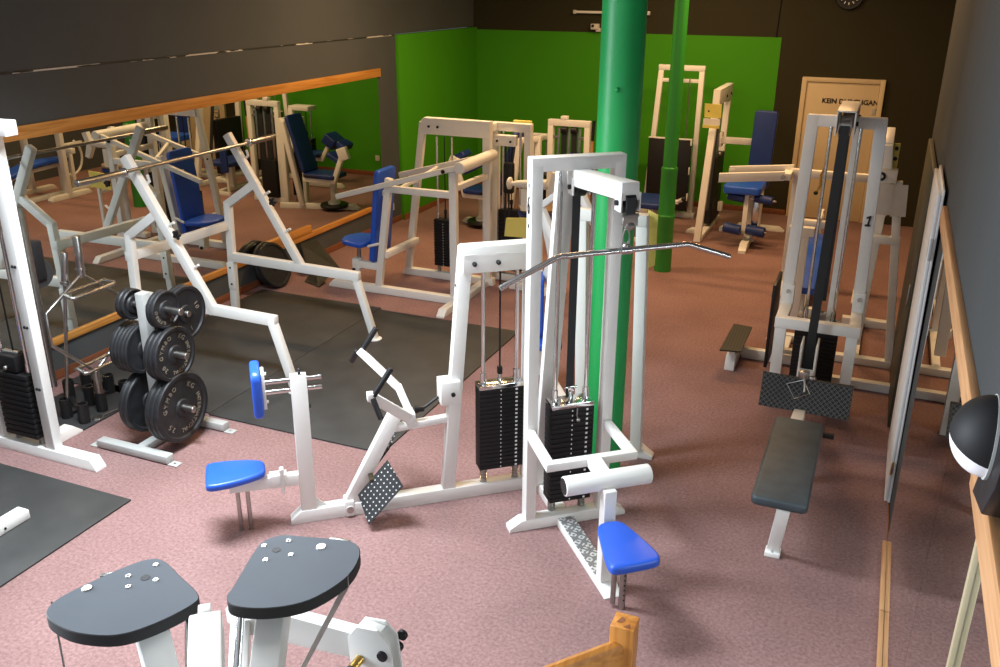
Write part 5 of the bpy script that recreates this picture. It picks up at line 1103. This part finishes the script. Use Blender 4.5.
m = MB(); m.beam((-1.62, 1.78, 1.18), (-1.30, 1.50, 1.50), 0.05, 0.05); m.beam((-1.62, 1.78, 1.15), (-1.62, 1.78, 1.21), 0.06, 0.06); m.beam((-1.12, 1.08, 1.0), (-1.60, 1.76, 1.16), 0.06, 0.06); T.part('arm_hinge', WHITE, m)
m = MB(); m.prism([(-1.085, 1.595, 1.602), (-1.085, 1.595, 1.568), (-1.30, 1.50, 1.10), (-1.30, 1.50, 1.122)], (0.002, -0.003, 0)); T.part('cam_strap', BRUSHED, m)
m = MB(); m.prism([(-1.686, 1.225, 1.600), (-1.686, 1.225, 1.568), (-1.42, 1.02, 1.20), (-1.42, 1.02, 1.225)], (-0.003, -0.003, 0)); T.part('cam_strap', BRUSHED, m)
m = MB(); m.box((-1.655, 1.375, 1.58), (0.05, 0.012, 0.02), Matrix.Rotation(R(40), 3, 'Z'), 0.003); T.part('strap_clamp', BRUSHED, m)
m = MB(); m.box((-1.20, 1.735, 1.58), (0.06, 0.012, 0.02), Matrix.Rotation(R(10), 3, 'Z'), 0.003); T.part('strap_clamp', BRUSHED, m)
m = MB(); m.beam((-1.55, 1.5, 0.035), (-0.85, 0.66, 0.035), 0.09, 0.07); m.beam((-1.35, 0.78, 0.035), (-0.82, 1.28, 0.035), 0.09, 0.07); T.part('base_beam', WHITE, m)

# ================================================================== STAIR RAILING
T = Thing('stair_railing', 'varnished pine newel post and sloping handrail in the bottom foreground', 'railing', (-0.593, 2.555, 0))
m = MB(); m.bx(-0.636, -0.55, 2.512, 2.598, 0.0, 0.9, 0.003); T.part('newel_post', NEWELWOOD, m)
m = MB()
m.prism([(-0.62, 2.54, 0.9005), (-0.60, 2.54, 0.9005), (-0.593, 2.565, 0.9005), (-0.607, 2.575, 0.9005)], (0, 0, 0.0006)); m.prism([(-0.590, 2.522, 0.9005), (-0.563, 2.522, 0.9005), (-0.573, 2.545, 0.9005)], (0, 0, 0.0006)); T.part('end_grain_inlay', SKIRT, m)
d = Vector((-0.786 + 0.596, 2.277 - 2.51, 0)).normalized()
p0 = Vector((-0.597, 2.53, 0.775)); sd = d.cross(Vector((0, 0, 1))).normalized()
prof = [(-0.022, -0.075), (0.022, -0.075), (0.024, 0.04), (0.017, 0.056), (0, 0.062), (-0.017, 0.056), (-0.024, 0.04)]
m = MB(); m.prism([p0 + sd * a + Vector((0, 0, b)) for a, b in prof], d * 0.9, 0.003); T.part('handrail', wood_mat('handrail_pine', (0.60, 0.27, 0.06), (0.44, 0.17, 0.035), 1, 1.0, 0.35), m)
m = MB(); m.bx(-1.05, -0.97, 1.86, 1.94, 0.0, 0.86, 0.003); T.part('far_post', NEWELWOOD, m)
# ================================================================== LIGHT
def area(name, loc, size, energy, col, rot=(0, 0, 0), spread=180):
    l = bpy.data.lights.new(name, 'AREA'); l.shape = 'RECTANGLE'; l.size, l.size_y = size; l.energy = energy; l.color = col; l.spread = R(spread)
    o = bpy.data.objects.new(name, l); COL.objects.link(o); o.location = loc; o.rotation_euler = rot; return o
area('ceiling_light_front', (-3.3, 3.4, 3.62), (1.6, 0.5), 180, (0.87, 0.94, 1.0), (0, 0, 0), 125)
area('front_fill_light', (-1.9, 1.2, 3.62), (1.6, 0.5), 28, (0.95, 0.97, 1.0))  # added fill light to brighten the carpet near the camera
area('daylight_window', (-5.75, 0.6, 2.2), (3.6, 2.0), 290, (0.82, 0.91, 1.0), (R(90), 0, R(-90)), 105)
area('daylight_window.001', (-2.6, -2.0, 2.2), (5.0, 2.4), 18, (0.82, 0.91, 1.0), (R(90), 0, 0))
area('ceiling_light_back', (-4.0, 8.8, 3.62), (1.2, 0.3), 95, (1.0, 0.64, 0.32))
area('ceiling_light_back.001', (-0.8, 9.4, 3.62), (1.2, 0.3), 80, (1.0, 0.57, 0.25))
area('ceiling_light_back.002', (-2.4, 11.2, 3.62), (1.6, 0.3), 50, (1.0, 0.64, 0.32))
area('ceiling_light_middle', (-2.6, 6.2, 3.62), (1.2, 0.3), 28, (1.0, 0.62, 0.30))
w = bpy.data.worlds.new('World'); sc.world = w; w.use_nodes = True
w.node_tree.nodes['Background'].inputs[0].default_value = (0.75, 0.86, 1.0, 1); w.node_tree.nodes['Background'].inputs[1].default_value = 0.25

# ================================================================== CAMERA
F, PITCH, YAW, ROLL = 899.1, R(21.395), R(-22.872), R(0.317)
f = Vector((math.sin(YAW) * math.cos(PITCH), math.cos(YAW) * math.cos(PITCH), -math.sin(PITCH)))
r0 = Vector((math.cos(YAW), -math.sin(YAW), 0)); u0 = r0.cross(f)
r = r0 * math.cos(ROLL) + u0 * math.sin(ROLL); u = u0 * math.cos(ROLL) - r0 * math.sin(ROLL)
cam = bpy.data.cameras.new('camera'); co = bpy.data.objects.new('camera', cam); COL.objects.link(co)
cam.sensor_width = 36.0; cam.sensor_fit = 'HORIZONTAL'; cam.lens = F * 36.0 / 1000.0; cam.clip_start = 0.05; cam.clip_end = 100
Mx = Matrix((r, u, -f)).transposed().to_4x4(); Mx.translation = Vector((0, 0, 3.0)); co.matrix_world = Mx
sc.camera = co
vs = sc.view_settings
vs.view_transform = 'Standard'; vs.look = 'None'; vs.exposure = 0.0; vs.gamma = 1.0; vs.use_curve_mapping = False
